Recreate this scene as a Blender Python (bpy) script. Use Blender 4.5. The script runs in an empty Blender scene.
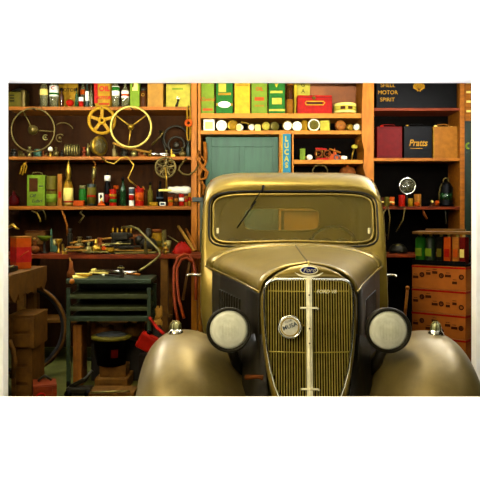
import bpy, bmesh, math, random
from mathutils import Vector, Matrix, Euler
random.seed(7)
PI = math.pi
SC = bpy.context.scene
COL = SC.collection
def X(px, d): return (px-240)*d/F
def Z(py, d): return EYE-(py-HY)*d/F
# ---------------------------------------------------------------- camera, world, lights, exposure
F = 692.0; EYE = 1.45; HY = 215.0
cam_d = bpy.data.cameras.new('camera'); cam = bpy.data.objects.new('camera', cam_d); COL.objects.link(cam)
cam.location = (0, 0, EYE); cam.rotation_euler = (PI/2, 0, 0)
cam_d.sensor_width = 36; cam_d.lens = F/480*36; cam_d.shift_y = (HY-240)/480
SC.camera = cam
w = bpy.data.worlds.new('world'); SC.world = w; w.use_nodes = True
w.node_tree.nodes['Background'].inputs[0].default_value = (1, .93, .8, 1)
w.node_tree.nodes['Background'].inputs[1].default_value = 0.08
SC.view_settings.view_transform = 'Standard'; SC.view_settings.look = 'None'
SC.view_settings.exposure = 0.42; SC.view_settings.gamma = 1; SC.view_settings.use_curve_mapping = False
def area(name, loc, target, sx, sy, power, col=(1,1,1), spread=PI):
    l = bpy.data.lights.new(name, 'AREA'); l.shape = 'RECTANGLE'; l.size = sx; l.size_y = sy
    l.energy = power; l.color = col; l.spread = spread
    o = bpy.data.objects.new(name, l); COL.objects.link(o); o.location = loc
    o.rotation_euler = (Vector(target)-Vector(loc)).to_track_quat('-Z', 'Y').to_euler()
    return o
def spot(name, loc, target, power, angle, blend=.6, col=(1,1,1), size=.15):
    l = bpy.data.lights.new(name, 'SPOT'); l.energy = power; l.spot_size = angle; l.spot_blend = blend
    l.color = col; l.shadow_soft_size = size
    o = bpy.data.objects.new(name, l); COL.objects.link(o); o.location = loc
    o.rotation_euler = (Vector(target)-Vector(loc)).to_track_quat('-Z', 'Y').to_euler()
    return o
L_SIDE = 130; L_KEY = 74
for s in (-1, 1):
    o_ = area('side_fill', (s*2.22, 5.25, 2.45), (0, 0, 3), .16, 2.3, L_SIDE*(.85 if s > 0 else 1), (1,1,1), 2.3); o_.rotation_euler = (PI, -s*.5, 0)  # unseen fill lights added along the side walls to whiten the ceiling
    area('corner_fill', (s*2.1, 5.9, 2.3), (s*1.9, 6.75, 2.82), .15, .15, 17, (1,1,1), 2.4)  # unseen fill added near the wall to brighten the dim ceiling corner
area('ceiling_fill', (0, 2.5, 2.3), (0, 7.3, 3.3), 3.4, .2, 84, (1,1,1), .9)  # unseen fill added to whiten the far ceiling and top shelves
area('key_lamp', (-1.3, 1.6, 2.5), (0.1, 4.6, 1.0), 1.2, .7, L_KEY, (1, .86, .60))
spot('shelf_fill', (.2, 3.4, 2.62), (X(255, 7.3), 7.3, 2.5), 130, .95, .9, (1, .84, .48), .08)  # spot added out of view to brighten the top middle shelves
area('hood_fill', (.1, 4.2, 2.79), (.3, 4.3, 1.0), 1.3, .4, 34, (1, .84, .46))  # unseen fill added above the hood to brighten its top
area('wall_fill', (0, 1.95, .35), (0, 2.81, .34), 4.2, .2, 14, (1,1,1), 1.3)  # unseen fill added low down to keep the front wall white
# ---------------------------------------------------------------- materials
M = {}
def lin(c):
    return tuple(((x/255)/12.92 if x/255 <= .04045 else (((x/255)+.055)/1.055)**2.4) for x in c)
K_ALB = .36; P_ALB = 1.1
def mat(name, rgb, rough=.6, metal=0.0, vary=.35, scale=14, bump=0.0, coat=0.0, rgb2=None, stretch=None, spec=.25):
    """rgb is an sRGB triple. vary = how much worn, dirty patches differ."""
    m = bpy.data.materials.new(name); m.use_nodes = True; nt = m.node_tree; b = nt.nodes['Principled BSDF']
    def alb(q):                                  # yellow cast of warm light put into every colour but the white paint
        if name == 'white_paint': return lin(q)
        tint = (1.05, .97, .42)
        if name in ('blue','sky_blue','white','bluegrey','chrome','nickel'): tint = (1, .98, .85)
        if name == 'teal': tint = (1, 1, .62)
        if name.startswith('paint_'): return tuple(x*t for x, t in zip(lin(q), (1.0, .98, .72)))
        kk = .66 if name in ('white', 'cream') else .9 if name in ('chrome', 'nickel') else .8 if name in ('bar_gold', 'rim_gold') else .62 if metal > .7 else K_ALB
        return tuple(kk*(x**P_ALB)*t for x, t in zip(lin(q), tint))
    c = alb(rgb)
    c2 = alb(rgb2) if rgb2 else tuple(x*(1-vary) for x in c)
    b.inputs['Roughness'].default_value = rough; b.inputs['Metallic'].default_value = metal
    b.inputs['Coat Weight'].default_value = coat; b.inputs['Coat Roughness'].default_value = .2
    if name.startswith('wood') or name in ('dark_boards','crate_print','carton_tan','rope','concrete','copper_hose','rust'): spec = .07
    b.inputs['Specular IOR Level'].default_value = spec
    tc = nt.nodes.new('ShaderNodeTexCoord'); n = nt.nodes.new('ShaderNodeTexNoise')
    n.inputs['Scale'].default_value = scale; n.inputs['Detail'].default_value = 6; n.inputs['Roughness'].default_value = .65
    mp = nt.nodes.new('ShaderNodeMapping'); nt.links.new(tc.outputs['Object'], mp.inputs[0]); nt.links.new(mp.outputs[0], n.inputs['Vector'])
    if stretch: mp.inputs['Scale'].default_value = stretch
    r = nt.nodes.new('ShaderNodeValToRGB'); r.color_ramp.elements[0].position = .35; r.color_ramp.elements[1].position = .65
    r.color_ramp.elements[0].color = (*c2, 1); r.color_ramp.elements[1].color = (*c, 1)
    nt.links.new(n.outputs['Fac'], r.inputs[0]); nt.links.new(r.outputs[0], b.inputs['Base Color'])
    if bump:
        bp = nt.nodes.new('ShaderNodeBump'); bp.inputs['Strength'].default_value = bump; bp.inputs['Distance'].default_value = .01
        nt.links.new(n.outputs['Fac'], bp.inputs['Height']); nt.links.new(bp.outputs[0], b.inputs['Normal'])
    M[name] = m; return m
def flat(name, rgb, rough=.5, metal=0.0):
    return mat(name, rgb, rough, metal, vary=.12, scale=30)
mat('white_paint', (250,250,250), .9, vary=.01, spec=.1)
mat('dark_boards', (40,26,16), .85, vary=.5, scale=6, stretch=(1,1,8))
mat('concrete', (120,124,84), .8, vary=.45, scale=3, bump=.2)
mat('wood_orange', (196,124,50), .55, vary=.45, scale=9, stretch=(.6,3,3), bump=.1)
mat('wood_yellow', (222,152,58), .5, vary=.35, scale=9, stretch=(.6,3,3), bump=.1)
mat('wood_post', (214,138,52), .5, vary=.4, scale=9, stretch=(3,3,.6), bump=.1)
mat('wood_red', (150,66,28), .6, vary=.5, scale=9, stretch=(.6,3,3), bump=.1)
mat('wood_brown', (134,94,44), .7, vary=.5, scale=9, bump=.3)
mat('wood_pale', (196,150,82), .6, vary=.3, scale=12)
mat('back_brown', (72,44,20), .8, vary=.5, scale=5, stretch=(3,1,.4), spec=.04)
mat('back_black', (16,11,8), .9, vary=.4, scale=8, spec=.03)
mat('back_tan', (176,106,40), .7, vary=.35, scale=6)
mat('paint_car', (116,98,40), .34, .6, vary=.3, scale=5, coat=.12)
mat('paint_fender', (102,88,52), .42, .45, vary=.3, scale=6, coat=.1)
mat('paint_shaded', (27,23,13), .45, .2, vary=.4, scale=5, coat=.05)  # same paint as the car body, darkened for shade on the hood sides
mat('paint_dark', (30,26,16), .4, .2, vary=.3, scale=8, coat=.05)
mat('black', (8,7,5), .5, vary=.3, spec=.04)
mat('rubber', (18,17,16), .8, vary=.3)
mat('chrome', (232,232,222), .16, 1.0, vary=.15, scale=10)
mat('nickel', (235,230,200), .38, .2, vary=.25, scale=20)
mat('steel', (150,142,110), .4, .8, vary=.5, scale=20)
mat('iron', (58,54,44), .5, .6, vary=.5, scale=18)
mat('brass', (178,146,66), .35, .8, vary=.45, scale=18)
mat('old_brass', (128,112,60), .45, .6, vary=.5, scale=18)
mat('rust', (150,86,36), .7, .2, vary=.5, scale=20)
mat('rim_gold', (168,154,96), .45, .3, vary=.3, scale=20)
mat('bar_gold', (172,160,96), .4, .4, vary=.3, scale=20)
mat('copper_hose', (168,74,34), .45, .1, vary=.3)
mat('rope', (190,120,50), .8, vary=.5, scale=40)
mat('teal', (70,118,100), .6, vary=.35, scale=4, stretch=(4,1,.6))
mat('cart_blue', (62,84,78), .45, .3, vary=.4, scale=8)
mat('cart_olive', (78,88,50), .5, .3, vary=.4, scale=8)
mat('green_dark', (20,52,32), .5, vary=.4)
mat('cloth_dark', (42,34,24), .9, vary=.5, scale=18)
mat('cloth_blue', (26,34,44), .9, vary=.5, scale=18)
mat('crate_print', (206,124,64), .7, vary=.3, scale=5)
mat('carton_tan', (170,112,58), .8, vary=.35, scale=6)
for n, c in dict(red=(190,36,24), deep_red=(120,18,16), orange=(214,96,34), yellow=(226,196,70), lemon=(214,206,110), green=(48,128,56),
                 lime=(138,170,66), olive=(116,108,48), cream=(226,212,160), white=(232,230,214), blue=(24,44,150), sky_blue=(60,150,180),
                 brown=(92,52,26), gold=(196,150,52), ink=(24,22,20), tan=(178,120,58), maroon=(92,16,18), mustard=(186,146,44), grey=(140,138,120),
                 pink_red=(206,48,60), bluegrey=(96,112,128)).items():
    mat(n, c, .45, vary=.3, scale=16, spec=.03)
def glass(name, tint, dust_shine, fac, rough=.05, k3=(.42,.38,.26)):
    m = bpy.data.materials.new(name); m.use_nodes = True; nt = m.node_tree
    for x in list(nt.nodes): nt.nodes.remove(x)
    out = nt.nodes.new('ShaderNodeOutputMaterial'); tr = nt.nodes.new('ShaderNodeBsdfTransparent'); tr.inputs[0].default_value = (*tint, 1)
    gl = nt.nodes.new('ShaderNodeBsdfGlossy'); gl.inputs['Roughness'].default_value = rough
    df = nt.nodes.new('ShaderNodeBsdfDiffuse'); df.inputs[0].default_value = (*[x*k for x, k in zip(lin(dust_shine), k3)], 1)
    m1 = nt.nodes.new('ShaderNodeMixShader'); m2 = nt.nodes.new('ShaderNodeMixShader')
    fr = nt.nodes.new('ShaderNodeFresnel'); fr.inputs[0].default_value = 1.35
    n = nt.nodes.new('ShaderNodeTexNoise'); n.inputs['Scale'].default_value = 4; n.inputs['Detail'].default_value = 6
    mr = nt.nodes.new('ShaderNodeMapRange'); mr.inputs[3].default_value = fac*.6; mr.inputs[4].default_value = min(1, fac*1.4)
    nt.links.new(n.outputs['Fac'], mr.inputs[0]); nt.links.new(mr.outputs[0], m1.inputs[0])
    nt.links.new(tr.outputs[0], m1.inputs[1]); nt.links.new(df.outputs[0], m1.inputs[2])
    nt.links.new(fr.outputs[0], m2.inputs[0]); nt.links.new(m1.outputs[0], m2.inputs[1]); nt.links.new(gl.outputs[0], m2.inputs[2])
    nt.links.new(m2.outputs[0], out.inputs[0]); M[name] = m
glass('windscreen_glass', (.95,.95,.85), (176,164,96), .27)
glass('clear_glass', (.85,.9,.8), (190,190,150), .16)
glass('green_glass', (.25,.5,.25), (40,90,50), .5)
glass('amber_glass', (.5,.3,.1), (80,44,14), .6)
glass('lamp_glass', (.97,.97,.9), (252,252,225), .45, .1, (1,1,.95))  # pale diffuse layer paints a bright reflection into the lens colour
# ---------------------------------------------------------------- mesh builder
class MB:
    def __init__(s): s.v = []; s.f = []; s.sm = []
    def add(s, vs, fs, smooth=True, mtx=None):
        o = len(s.v)
        s.v += [tuple(mtx @ Vector(p)) if mtx else tuple(p) for p in vs]
        for f in fs: s.f.append([i+o for i in f]); s.sm.append(smooth)
        return s
    def box(s, c, d, bev=0.0, rot=(0,0,0), taper=None):
        bm = bmesh.new(); bmesh.ops.create_cube(bm, size=1)
        for v in bm.verts:
            v.co = Vector((v.co.x*d[0], v.co.y*d[1], v.co.z*d[2]))
            if taper and v.co.z < 0: v.co.x *= taper; v.co.y *= taper
        if bev: bmesh.ops.bevel(bm, geom=bm.edges[:], offset=min(bev, min(d)*.45), segments=2, affect='EDGES', profile=.6)
        bm.verts.ensure_lookup_table()
        mt = Matrix.Translation(c) @ Euler(rot).to_matrix().to_4x4()
        s.add([v.co[:] for v in bm.verts], [[v.index for v in f.verts] for f in bm.faces], False, mt); bm.free(); return s
    def lathe(s, prof, c=(0,0,0), axis='Z', n=20, scale=(1,1), rot=None):
        vs = []; fs = []
        for r, z in prof:
            for k in range(n):
                a = 2*PI*k/n; vs.append((r*math.cos(a)*scale[0], r*math.sin(a)*scale[1], z))
        for i in range(len(prof)-1):
            for k in range(n):
                k2 = (k+1) % n; fs.append([i*n+k, i*n+k2, (i+1)*n+k2, (i+1)*n+k])
        if prof[0][0] > 1e-5: fs.append(list(range(n))[::-1])
        if prof[-1][0] > 1e-5: fs.append([(len(prof)-1)*n+k for k in range(n)])
        R = Matrix.Identity(4)
        if axis == 'Y': R = Matrix.Rotation(PI/2, 4, 'X')      # local z points to -Y (towards the viewer)
        elif axis == 'X': R = Matrix.Rotation(PI/2, 4, 'Y')
        if rot: R = Euler(rot).to_matrix().to_4x4() @ R
        return s.add(vs, fs, True, Matrix.Translation(c) @ R)
    def cyl(s, p0, p1, r, r2=None, n=12):
        return s.tube([p0, p1], [r, r if r2 is None else r2], n)
    def tube(s, pts, r, n=8, closed=False):
        P = [Vector(p) for p in pts]; m = len(P); rr = r if isinstance(r, (list, tuple)) else [r]*m
        vs = []; fs = []; prev = None
        for i in range(m):
            if closed: t = P[(i+1) % m]-P[i-1]
            else: t = P[min(i+1, m-1)]-P[max(i-1, 0)]
            t.normalize()
            if prev is None:
                up = Vector((0,0,1)) if abs(t.z) < .9 else Vector((0,1,0)); a = t.cross(up).normalized()
            else: a = (prev - t*prev.dot(t)).normalized()
            prev = a; b = t.cross(a)
            for k in range(n):
                th = 2*PI*k/n; vs.append(tuple(P[i]+(a*math.cos(th)+b*math.sin(th))*rr[i]))
        for i in range(m if closed else m-1):
            j = (i+1) % m
            for k in range(n):
                k2 = (k+1) % n; fs.append([i*n+k, i*n+k2, j*n+k2, j*n+k])
        if not closed: fs.append(list(range(n))[::-1]); fs.append([(m-1)*n+k for k in range(n)])
        return s.add(vs, fs, True)
    def ring(s, c, R, r, axis='Y', n=40, k=8, a0=0, a1=None, squash=1):
        full = a1 is None; a1 = a0+2*PI if full else a1
        pts = []
        m = n if full else n+1
        for i in range(m):
            a = a0+(a1-a0)*i/n; x = R*math.cos(a); y = R*math.sin(a)*squash
            pts.append((c[0]+x, c[1], c[2]+y) if axis == 'Y' else (c[0]+x, c[1]+y, c[2]) if axis == 'Z' else (c[0], c[1]+x, c[2]+y))
        return s.tube(pts, r, k, closed=full)
    def prism(s, poly, y0, y1, smooth=False, c=(0,0,0), rot=(0,0,0)):
        n = len(poly); vs = [(x, y0, z) for x, z in poly]+[(x, y1, z) for x, z in poly]
        fs = [list(range(n)), list(range(n, 2*n))[::-1]]+[[i, i+n, (i+1) % n+n, (i+1) % n] for i in range(n)]
        return s.add(vs, fs, smooth, Matrix.Translation(c) @ Euler(rot).to_matrix().to_4x4())
    def sphere(s, c, r, sc=(1,1,1), n=14):
        prof = [(r*math.sin(PI*i/n), -r*math.cos(PI*i/n)) for i in range(n+1)]
        vs = MB().lathe([(max(a, 1e-6), b) for a, b in prof], n=n+4)
        return s.add(vs.v, vs.f, True, Matrix.Translation(c) @ Matrix.Diagonal((*sc, 1)))
    def grid(s, P, smooth=True, close=False):
        n = len(P); m = len(P[0]); vs = [p for row in P for p in row]; fs = []
        for i in range(n-1):
            for j in range(m if close else m-1):
                j2 = (j+1) % m; fs.append([i*m+j, i*m+j2, (i+1)*m+j2, (i+1)*m+j])
        return s.add(vs, fs, smooth)
def mesh(mb, name, material):
    me = bpy.data.meshes.new(name); me.from_pydata(mb.v, [], mb.f)
    for p, sm in zip(me.polygons, mb.sm): p.use_smooth = sm
    me.materials.append(M[material] if isinstance(material, str) else material); me.update()
    bm = bmesh.new(); bm.from_mesh(me); bmesh.ops.recalc_face_normals(bm, faces=bm.faces); bm.to_mesh(me); bm.free()
    return me
def part(parent, name, mb, material, label=None, loc=None, rot=None):
    o = bpy.data.objects.new(name, mesh(mb, name, material)); COL.objects.link(o)
    if parent: o.parent = parent
    if loc: o.location = loc
    if rot: o.rotation_euler = rot
    if label: o['label'] = label
    return o
def tag(o, label, cat, group=None):
    o['label'] = label; o['category'] = cat
    if group: o['group'] = group
    return o
def thing(name, label, cat, loc=(0,0,0), rot=(0,0,0), group=None):
    o = bpy.data.objects.new(name, None); COL.objects.link(o); o.location = loc; o.rotation_euler = rot
    o.empty_display_size = .05
    return tag(o, label, cat, group)
def single(name, label, cat, mb, material, loc=(0,0,0), rot=(0,0,0), group=None):
    o = part(None, name, mb, material, None, loc, rot); return tag(o, label, cat, group)
def struct(name, mb, material):
    o = part(None, name, mb, material); o['kind'] = 'structure'; return o
def text(parent, s, size, loc, material, rot=(PI/2,0,0), name='lettering', squash=1, shear=0, bold=0.0):
    c = bpy.data.curves.new(name, 'FONT'); c.body = s; c.size = size; c.extrude = .0008; c.align_x = 'CENTER'; c.align_y = 'CENTER'; c.shear = shear
    c.offset = bold
    t = bpy.data.objects.new('tmp', c); COL.objects.link(t)
    dg = bpy.context.evaluated_depsgraph_get(); me = bpy.data.meshes.new_from_object(t.evaluated_get(dg)); bpy.data.objects.remove(t)
    me.materials.clear(); me.materials.append(M[material])
    o = bpy.data.objects.new(name, me); COL.objects.link(o); o.parent = parent; o.location = loc; o.rotation_euler = rot; o.scale = (squash, 1, 1)
    return o
def X(px, d): return (px-240)*d/F
def Z(py, d): return EYE-(py-HY)*d/F
# ---------------------------------------------------------------- the room
D = 7.2; BK = 7.62
XL = X(8.3, D); XR = X(471.3, D); CZ = Z(83.3, D)
struct('floor', MB().box((0, 3.3, -.05), (5.2, 10.0, .1)), 'concrete')
struct('ceiling', MB().box((0, 3.29, CZ+.05), (5.2, 7.8, .1)), 'white_paint')  # white ceiling added to fill the frame above the shelves
struct('wall_left', MB().box((XL-.06, 3.3, 1.6), (.1, 7.3, 3.3)), 'dark_boards')
struct('wall_right', MB().box((XR+.06, 3.3, 1.6), (.1, 7.3, 3.3)), 'dark_boards')
struct('wall_behind', MB().box((0, -1.1, 1.6), (5.2, .1, 3.3)), 'dark_boards')
struct('wall_back', MB().box((0, BK+.05, 1.65), (5.2, .08, 3.4)), 'back_brown')
pd = 4.8; pl_, pr_ = X(8.2, pd+.1), X(471.4, pd+.1)
struct('margin_pillar_1', MB().box(((pl_+XL-.01)/2, pd+.05, CZ/2), (pl_-XL+.01, .1, CZ)), 'white_paint')  # white pillar added to blank out the left edge of the frame
struct('margin_pillar_2', MB().box(((pr_+XR+.01)/2, pd+.05, CZ/2), (XR+.01-pr_, .1, CZ)), 'white_paint')  # white pillar added to blank out the right edge of the frame
kd = 2.86
struct('margin_wall', MB().box((0, kd-.05, Z(396.6, kd)/2), (4.8, .1, Z(396.6, kd))), 'white_paint')  # white knee wall added to blank out the bottom of the frame
# ---------------------------------------------------------------- shelving
def board(parent, name, x0, x1, ztop, th, m, d0=D, d1=BK, label=None):
    return part(parent, name, MB().box(((x0+x1)/2, (d0+d1)/2, ztop-th/2), (x1-x0, d1-d0, th), .003), m, label)
S1, S2, S3 = Z(106.6, D), Z(156.5, D), Z(206, D)
xa, xb = XL+.005, X(191, D)
t = thing('shelf_unit', 'open wooden shelving bay on the left stacked with tins, bottles and wheels', 'shelves', ((xa+xb)/2, D, 0))
def loc_parent(t, fn):
    """children of t are built in world coordinates and keep them"""
    fn()
def world_children(t):
    bpy.context.view_layer.update()
    inv = Matrix.Translation(t.location) @ Euler(t.rotation_euler).to_matrix().to_4x4()
    for c in t.children: c.matrix_parent_inverse = inv.inverted()
board(t, 'shelf_board', xa, xb, S1, .036, 'wood_orange'); board(t, 'shelf_board', xa, xb, S2, .034, 'wood_orange'); board(t, 'shelf_board', xa, xb, S3, .038, 'wood_orange')
part(t, 'upright', MB().box((X(194, D), (D+BK)/2, 1.5), (X(196.8, D)-X(191.2, D), BK-D, 3.0), .004), 'wood_post')
part(t, 'back_panel', MB().box(((xa+xb)/2, BK-.005, 1.5), (xb-xa, .01, 3.0)), 'back_brown')
world_children(t)
# middle bay
ma, mb_ = X(198, D), X(363, D)
T1, T2, T3 = Z(113.3, D), Z(130.4, D), Z(159.8, D)
t = thing('shelf_unit', 'bright yellow wooden shelving bay behind the car roof holding tins and gauges', 'shelves', ((ma+mb_)/2, D, 0))
part(t, 'upright', MB().box((X(199.2, D), (D+BK)/2, 1.5), (X(200.6, D)-X(197.8, D), BK-D, 3.0), .004), 'wood_post')
board(t, 'shelf_board', X(200.6, D), mb_, T1, .05, 'wood_yellow'); board(t, 'shelf_board', X(200.6, D), mb_, T2, .04, 'wood_yellow')
board(t, 'shelf_board', X(294, D), mb_, T3, .042, 'wood_yellow'); board(t, 'shelf_board', X(281, D), mb_, Z(207, D), .04, 'wood_yellow')
part(t, 'divider', MB().box((X(280.2, D), (D+BK)/2, 1.2), (.018, BK-D, T2*2-2.4-.08), .002), 'wood_yellow')
part(t, 'divider', MB().box((X(292.8, D), (D+BK)/2, T2-.04-.24), (.018, BK-D, .48), .002), 'wood_yellow')
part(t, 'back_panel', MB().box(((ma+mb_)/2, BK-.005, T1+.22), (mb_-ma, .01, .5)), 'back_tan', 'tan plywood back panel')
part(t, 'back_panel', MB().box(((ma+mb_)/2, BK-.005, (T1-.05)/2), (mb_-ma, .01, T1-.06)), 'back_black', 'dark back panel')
part(t, 'lower_panel', MB().box(((X(284, 7.3)+X(360, 7.3))/2, 7.3, (1.49+.9)/2), (X(360, 7.3)-X(284, 7.3), .02, .58), .003), 'wood_yellow', 'yellow plywood panel under the lowest shelf')
# facing board with ragged edge
pl = [(X(363, D), 3.0), (X(373.5, D), 3.0), (X(373.5, D), 0), (X(365, D), 0), (X(365, D), Z(175, D)), (X(363, D), Z(168, D)), (X(364, D), Z(150, D)), (X(361.5, D), Z(140, D)), (X(361.5, D), Z(112, D))]
part(t, 'upright', MB().prism(pl, D-.02, BK), 'wood_post')
world_children(t)
# right bay
ra, rb = X(373.8, D), X(460, D)
R1, R2, R3 = Z(108, D), Z(158, D), Z(206.5, D)
t = thing('shelf_unit', 'dark backed wooden shelving bay on the right holding petrol tins', 'shelves', ((ra+rb)/2, D, 0))
board(t, 'shelf_board', ra, rb, R1, .028, 'wood_red'); board(t, 'shelf_board', ra, rb, R2, .032, 'wood_orange'); board(t, 'shelf_board', ra, rb, R3, .03, 'wood_red')
board(t, 'shelf_board', ra, rb, Z(254, D), .034, 'wood_red')
part(t, 'upright', MB().box((X(462.3, D), (D+BK)/2, 1.5), (X(464.8, D)-X(460, D), BK-D, 3.0), .004), 'wood_orange')
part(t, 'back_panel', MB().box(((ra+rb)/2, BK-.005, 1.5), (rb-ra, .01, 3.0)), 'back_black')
world_children(t)
S1 += .0015; S2 += .0015; S3 += .0015; T1 += .0015; T2 += .0015; T3 += .0015; R1 += .0015; R2 += .0015; R3 += .0015
# ---------------------------------------------------------------- generic containers
def frac_decor(t, w_, dep, h, decor):
    y = -dep/2-.0006
    for dc in decor:
        k = dc[0]
        if k == 'rect':
            _, u0, u1, v0, v1, m = dc
            part(t, 'printed_label', MB().box(((u0+u1-1)/2*w_, y, (v0+v1)/2*h), ((u1-u0)*w_, .0015, (v1-v0)*h)), m)
        elif k == 'ell':
            _, cu, cv, ru, rv, m = dc
            part(t, 'printed_label', MB().prism([((cu-.5)*w_+ru*w_*math.cos(a*PI/12), cv*h+rv*h*math.sin(a*PI/12)) for a in range(24)], y-.0012, y), m)
        elif k == 'text':
            _, s_, cu, cv, sz, m = dc[:6]
            text(t, s_, sz, ((cu-.5)*w_, y-.0016, cv*h), m, squash=dc[6] if len(dc) > 6 else 1, shear=dc[7] if len(dc) > 7 else 0, bold=dc[8] if len(dc) > 8 else 0)
def tin(label, x0, x1, ytop, zb, m, dep=.12, d=None, decor=(), cap=None, handle=False, name='tin', cat='tin', group=None, rz=0, bev=.006, h=None):
    d = d or D+.05+dep/2
    df = d-dep/2
    h = h or Z(ytop, df)-zb; w_ = X(x1, df)-X(x0, df)
    t = thing(name, label, cat, ((X(x0, df)+X(x1, df))/2, d, zb), (0,0,rz), group)
    part(t, 'body', MB().box((0,0,h/2), (w_, dep, h), bev), m)
    if cap: part(t, 'cap', MB().lathe([(.014,0),(.014,.004),(.018,.004),(.018,.02),(.012,.024)], (w_*cap[0], 0, h-.001)), cap[1])
    if handle: part(t, 'handle', MB().tube([(-w_*.3,0,h),(-w_*.25,0,h+.025),(0,0,h+.032),(w_*.25,0,h+.025),(w_*.3,0,h)], .005), handle if isinstance(handle, str) else 'iron')
    frac_decor(t, w_, dep, h, decor)
    return t
PROF = {
 'bottle': [(.86,0),(1,.02),(1,.55),(.9,.64),(.42,.74),(.34,.8),(.34,.95),(.42,.955),(.42,.985),(.3,1)],
 'jar': [(.9,0),(1,.03),(1,.78),(.8,.84),(.8,.86)],
 'can': [(.97,0),(1,.015),(1,.985),(.97,1),(.9,1),(.9,.985)],
 'cone': [(.97,0),(1,.02),(1,.55),(.3,.8),(.26,.98),(.2,1)],
 'oil': [(.9,0),(1,.03),(1,.45),(.7,.58),(.3,.7),(.16,.82),(.1,1)],
 'bulb': [(.5,0),(.7,.05),(1,.3),(1,.5),(.7,.72),(.35,.82),(.3,1)],
}
def vessel(label, x0, x1, ytop, zb, m, kind='bottle', d=None, lab=None, cap=None, name='bottle', cat='bottle', group=None, h=None, lab2=None):
    d = d or D+.09
    r = (X(x1, d)-X(x0, d))/2; h = h or Z(ytop, d-r)-zb
    t = thing(name, label, cat, ((X(x0, d)+X(x1, d))/2, d, zb), (0,0,0), group)
    part(t, 'body', MB().lathe([(a*r, b*h) for a, b in PROF[kind]]), m)
    if lab: part(t, 'paper_label', MB().lathe([(r*1.015, h*lab[1]), (r*1.015, h*lab[2])], n=24), lab[0])
    if lab2: part(t, 'paper_label', MB().lathe([(r*1.02, h*lab2[1]), (r*1.02, h*lab2[2])], n=24), lab2[0])
    if cap:
        k = .46 if kind in ('bottle', 'cone', 'bulb') else .2 if kind == 'oil' else .9
        z0 = {'bottle': .9, 'cone': .93, 'oil': .9, 'jar': .86, 'can': .985, 'bulb': .93}[kind]
        part(t, 'cap', MB().lathe([(k*r, z0*h), (k*r, h*1.02), (k*.8*r, h*1.035)], n=16), cap)
    return t
# ---------------------------------------------------------------- the car
car = thing('vintage_car', 'olive gold vintage car facing the viewer with tall barred grille and two round headlights', 'car', (.339, 3.45, 0), (0,0,-.024))
def smooth01(x): x = max(0, min(1, x)); return x*x*(3-2*x)
def interp(x, tab):
    if x <= tab[0][0]: return tab[0][1]
    for (a, b), (c, d) in zip(tab, tab[1:]):
        if x <= c: return b+(d-b)*(x-a)/(c-a)
    return tab[-1][1]
def sgnpow(x, p): return math.copysign(abs(x)**p, x)
# hood and cowl: arched top, flat sides
def hood_w(v): return interp(v, [(-.02,.236),(.3,.31),(.7,.42),(1.1,.535),(1.32,.605),(1.5,.652)])
def hood_top(v): return interp(v, [(-.02,1.208),(.5,1.222),(1.0,1.24),(1.5,1.262)])
def hood_crease(v): return interp(v, [(-.02,1.068),(.7,1.085),(1.5,1.105)])
def hood_sec(v, n=28, w_add=0):
    w_, t_, c_ = hood_w(v)+w_add, hood_top(v), hood_crease(v)
    e = interp(v, [(0,2.0),(.5,2.15),(1.5,2.5)])
    out = []
    for i in range(n+1):
        a = PI*(1-i/n); cu = math.cos(a); su = math.sin(a)
        u = w_*sgnpow(cu, 2/e); z = c_+(t_-c_)*abs(su)**(2/e)
        z += .006*math.exp(-(u/.02)**2)*(1-v/1.8)
        out.append((u, v, z))
    return out
vs = [0,.1,.25,.4,.6,.8,1.0,1.14]
hood = part(car, 'hood', MB().grid([hood_sec(v) for v in vs]), 'paint_car')
sd = hood.modifiers.new('thick', 'SOLIDIFY'); sd.thickness = .006
m_ = MB().tube([(0, v, hood_top(v)+.006) for v in vs], .004, 6); part(hood, 'centre_hinge', m_, 'paint_dark')
cowl = part(car, 'cowl', MB().grid([hood_sec(v) for v in (1.15,1.25,1.35,1.45,1.52)]), 'paint_car'); cowl.modifiers.new('thick', 'SOLIDIFY').thickness = .006
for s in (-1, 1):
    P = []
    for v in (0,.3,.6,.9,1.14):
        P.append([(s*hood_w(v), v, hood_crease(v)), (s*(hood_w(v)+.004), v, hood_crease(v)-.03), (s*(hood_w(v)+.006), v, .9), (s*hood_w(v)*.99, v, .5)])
    hs = part(car, 'hood_side', MB().grid(P), 'paint_shaded'); hs.modifiers.new('thick', 'SOLIDIFY').thickness = -.005*s
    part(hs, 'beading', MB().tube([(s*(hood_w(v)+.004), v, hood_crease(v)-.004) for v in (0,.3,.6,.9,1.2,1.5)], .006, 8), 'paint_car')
    lv = MB()
    for k in range(9):
        v = .42+k*.06; lv.box((s*(hood_w(v)+.01), v, .88), (.014,.02,.2), .004, (0,0,-s*.35))
    part(hs, 'louvers', lv, 'paint_dark')
# radiator shell and grille (leans back, comes to a shallow V)
RAD = [(1.208,.0),(1.19,.085),(1.165,.145),(1.13,.19),(1.09,.222),(1.04,.236),(.95,.237),(.85,.230),(.75,.218),(.66,.203),(.58,.185),(.5,.16)]
INN = [(1.133,.0),(1.133,.165),(1.125,.19),(1.11,.206),(1.08,.217),(1.0,.219),(.9,.214),(.8,.205),(.7,.189),(.62,.168),(.55,.14),(.5,.10)]
def lean(z): return -.018-.13*(1.2-z)**1.1 if z < 1.2 else -.018
def halfw(tab, z):
    t_ = sorted(tab); return interp(z, t_)
P = []
for (z0, u0), (z1, u1) in zip(RAD, INN):
    P.append([(u0, lean(z0)+.05, z0), (u0, lean(z0)+.01, z0), ((u0*.6+u1*.4), lean(z0)-.012, z0*.6+z1*.4), (u1, lean(z1)-.008, z1), (u1*.985, lean(z1)+.02, z1-.003)])
mbs = MB().grid(P); mbs.grid([[(-a, b, c) for a, b, c in r] for r in P])
part(car, 'radiator_shell', mbs, 'paint_car')
pts = [(u, lean(z)-.012, z) for z, u in INN]
loop = [(-a, b, c) for a, b, c in pts[::-1]]+pts[1:]
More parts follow.
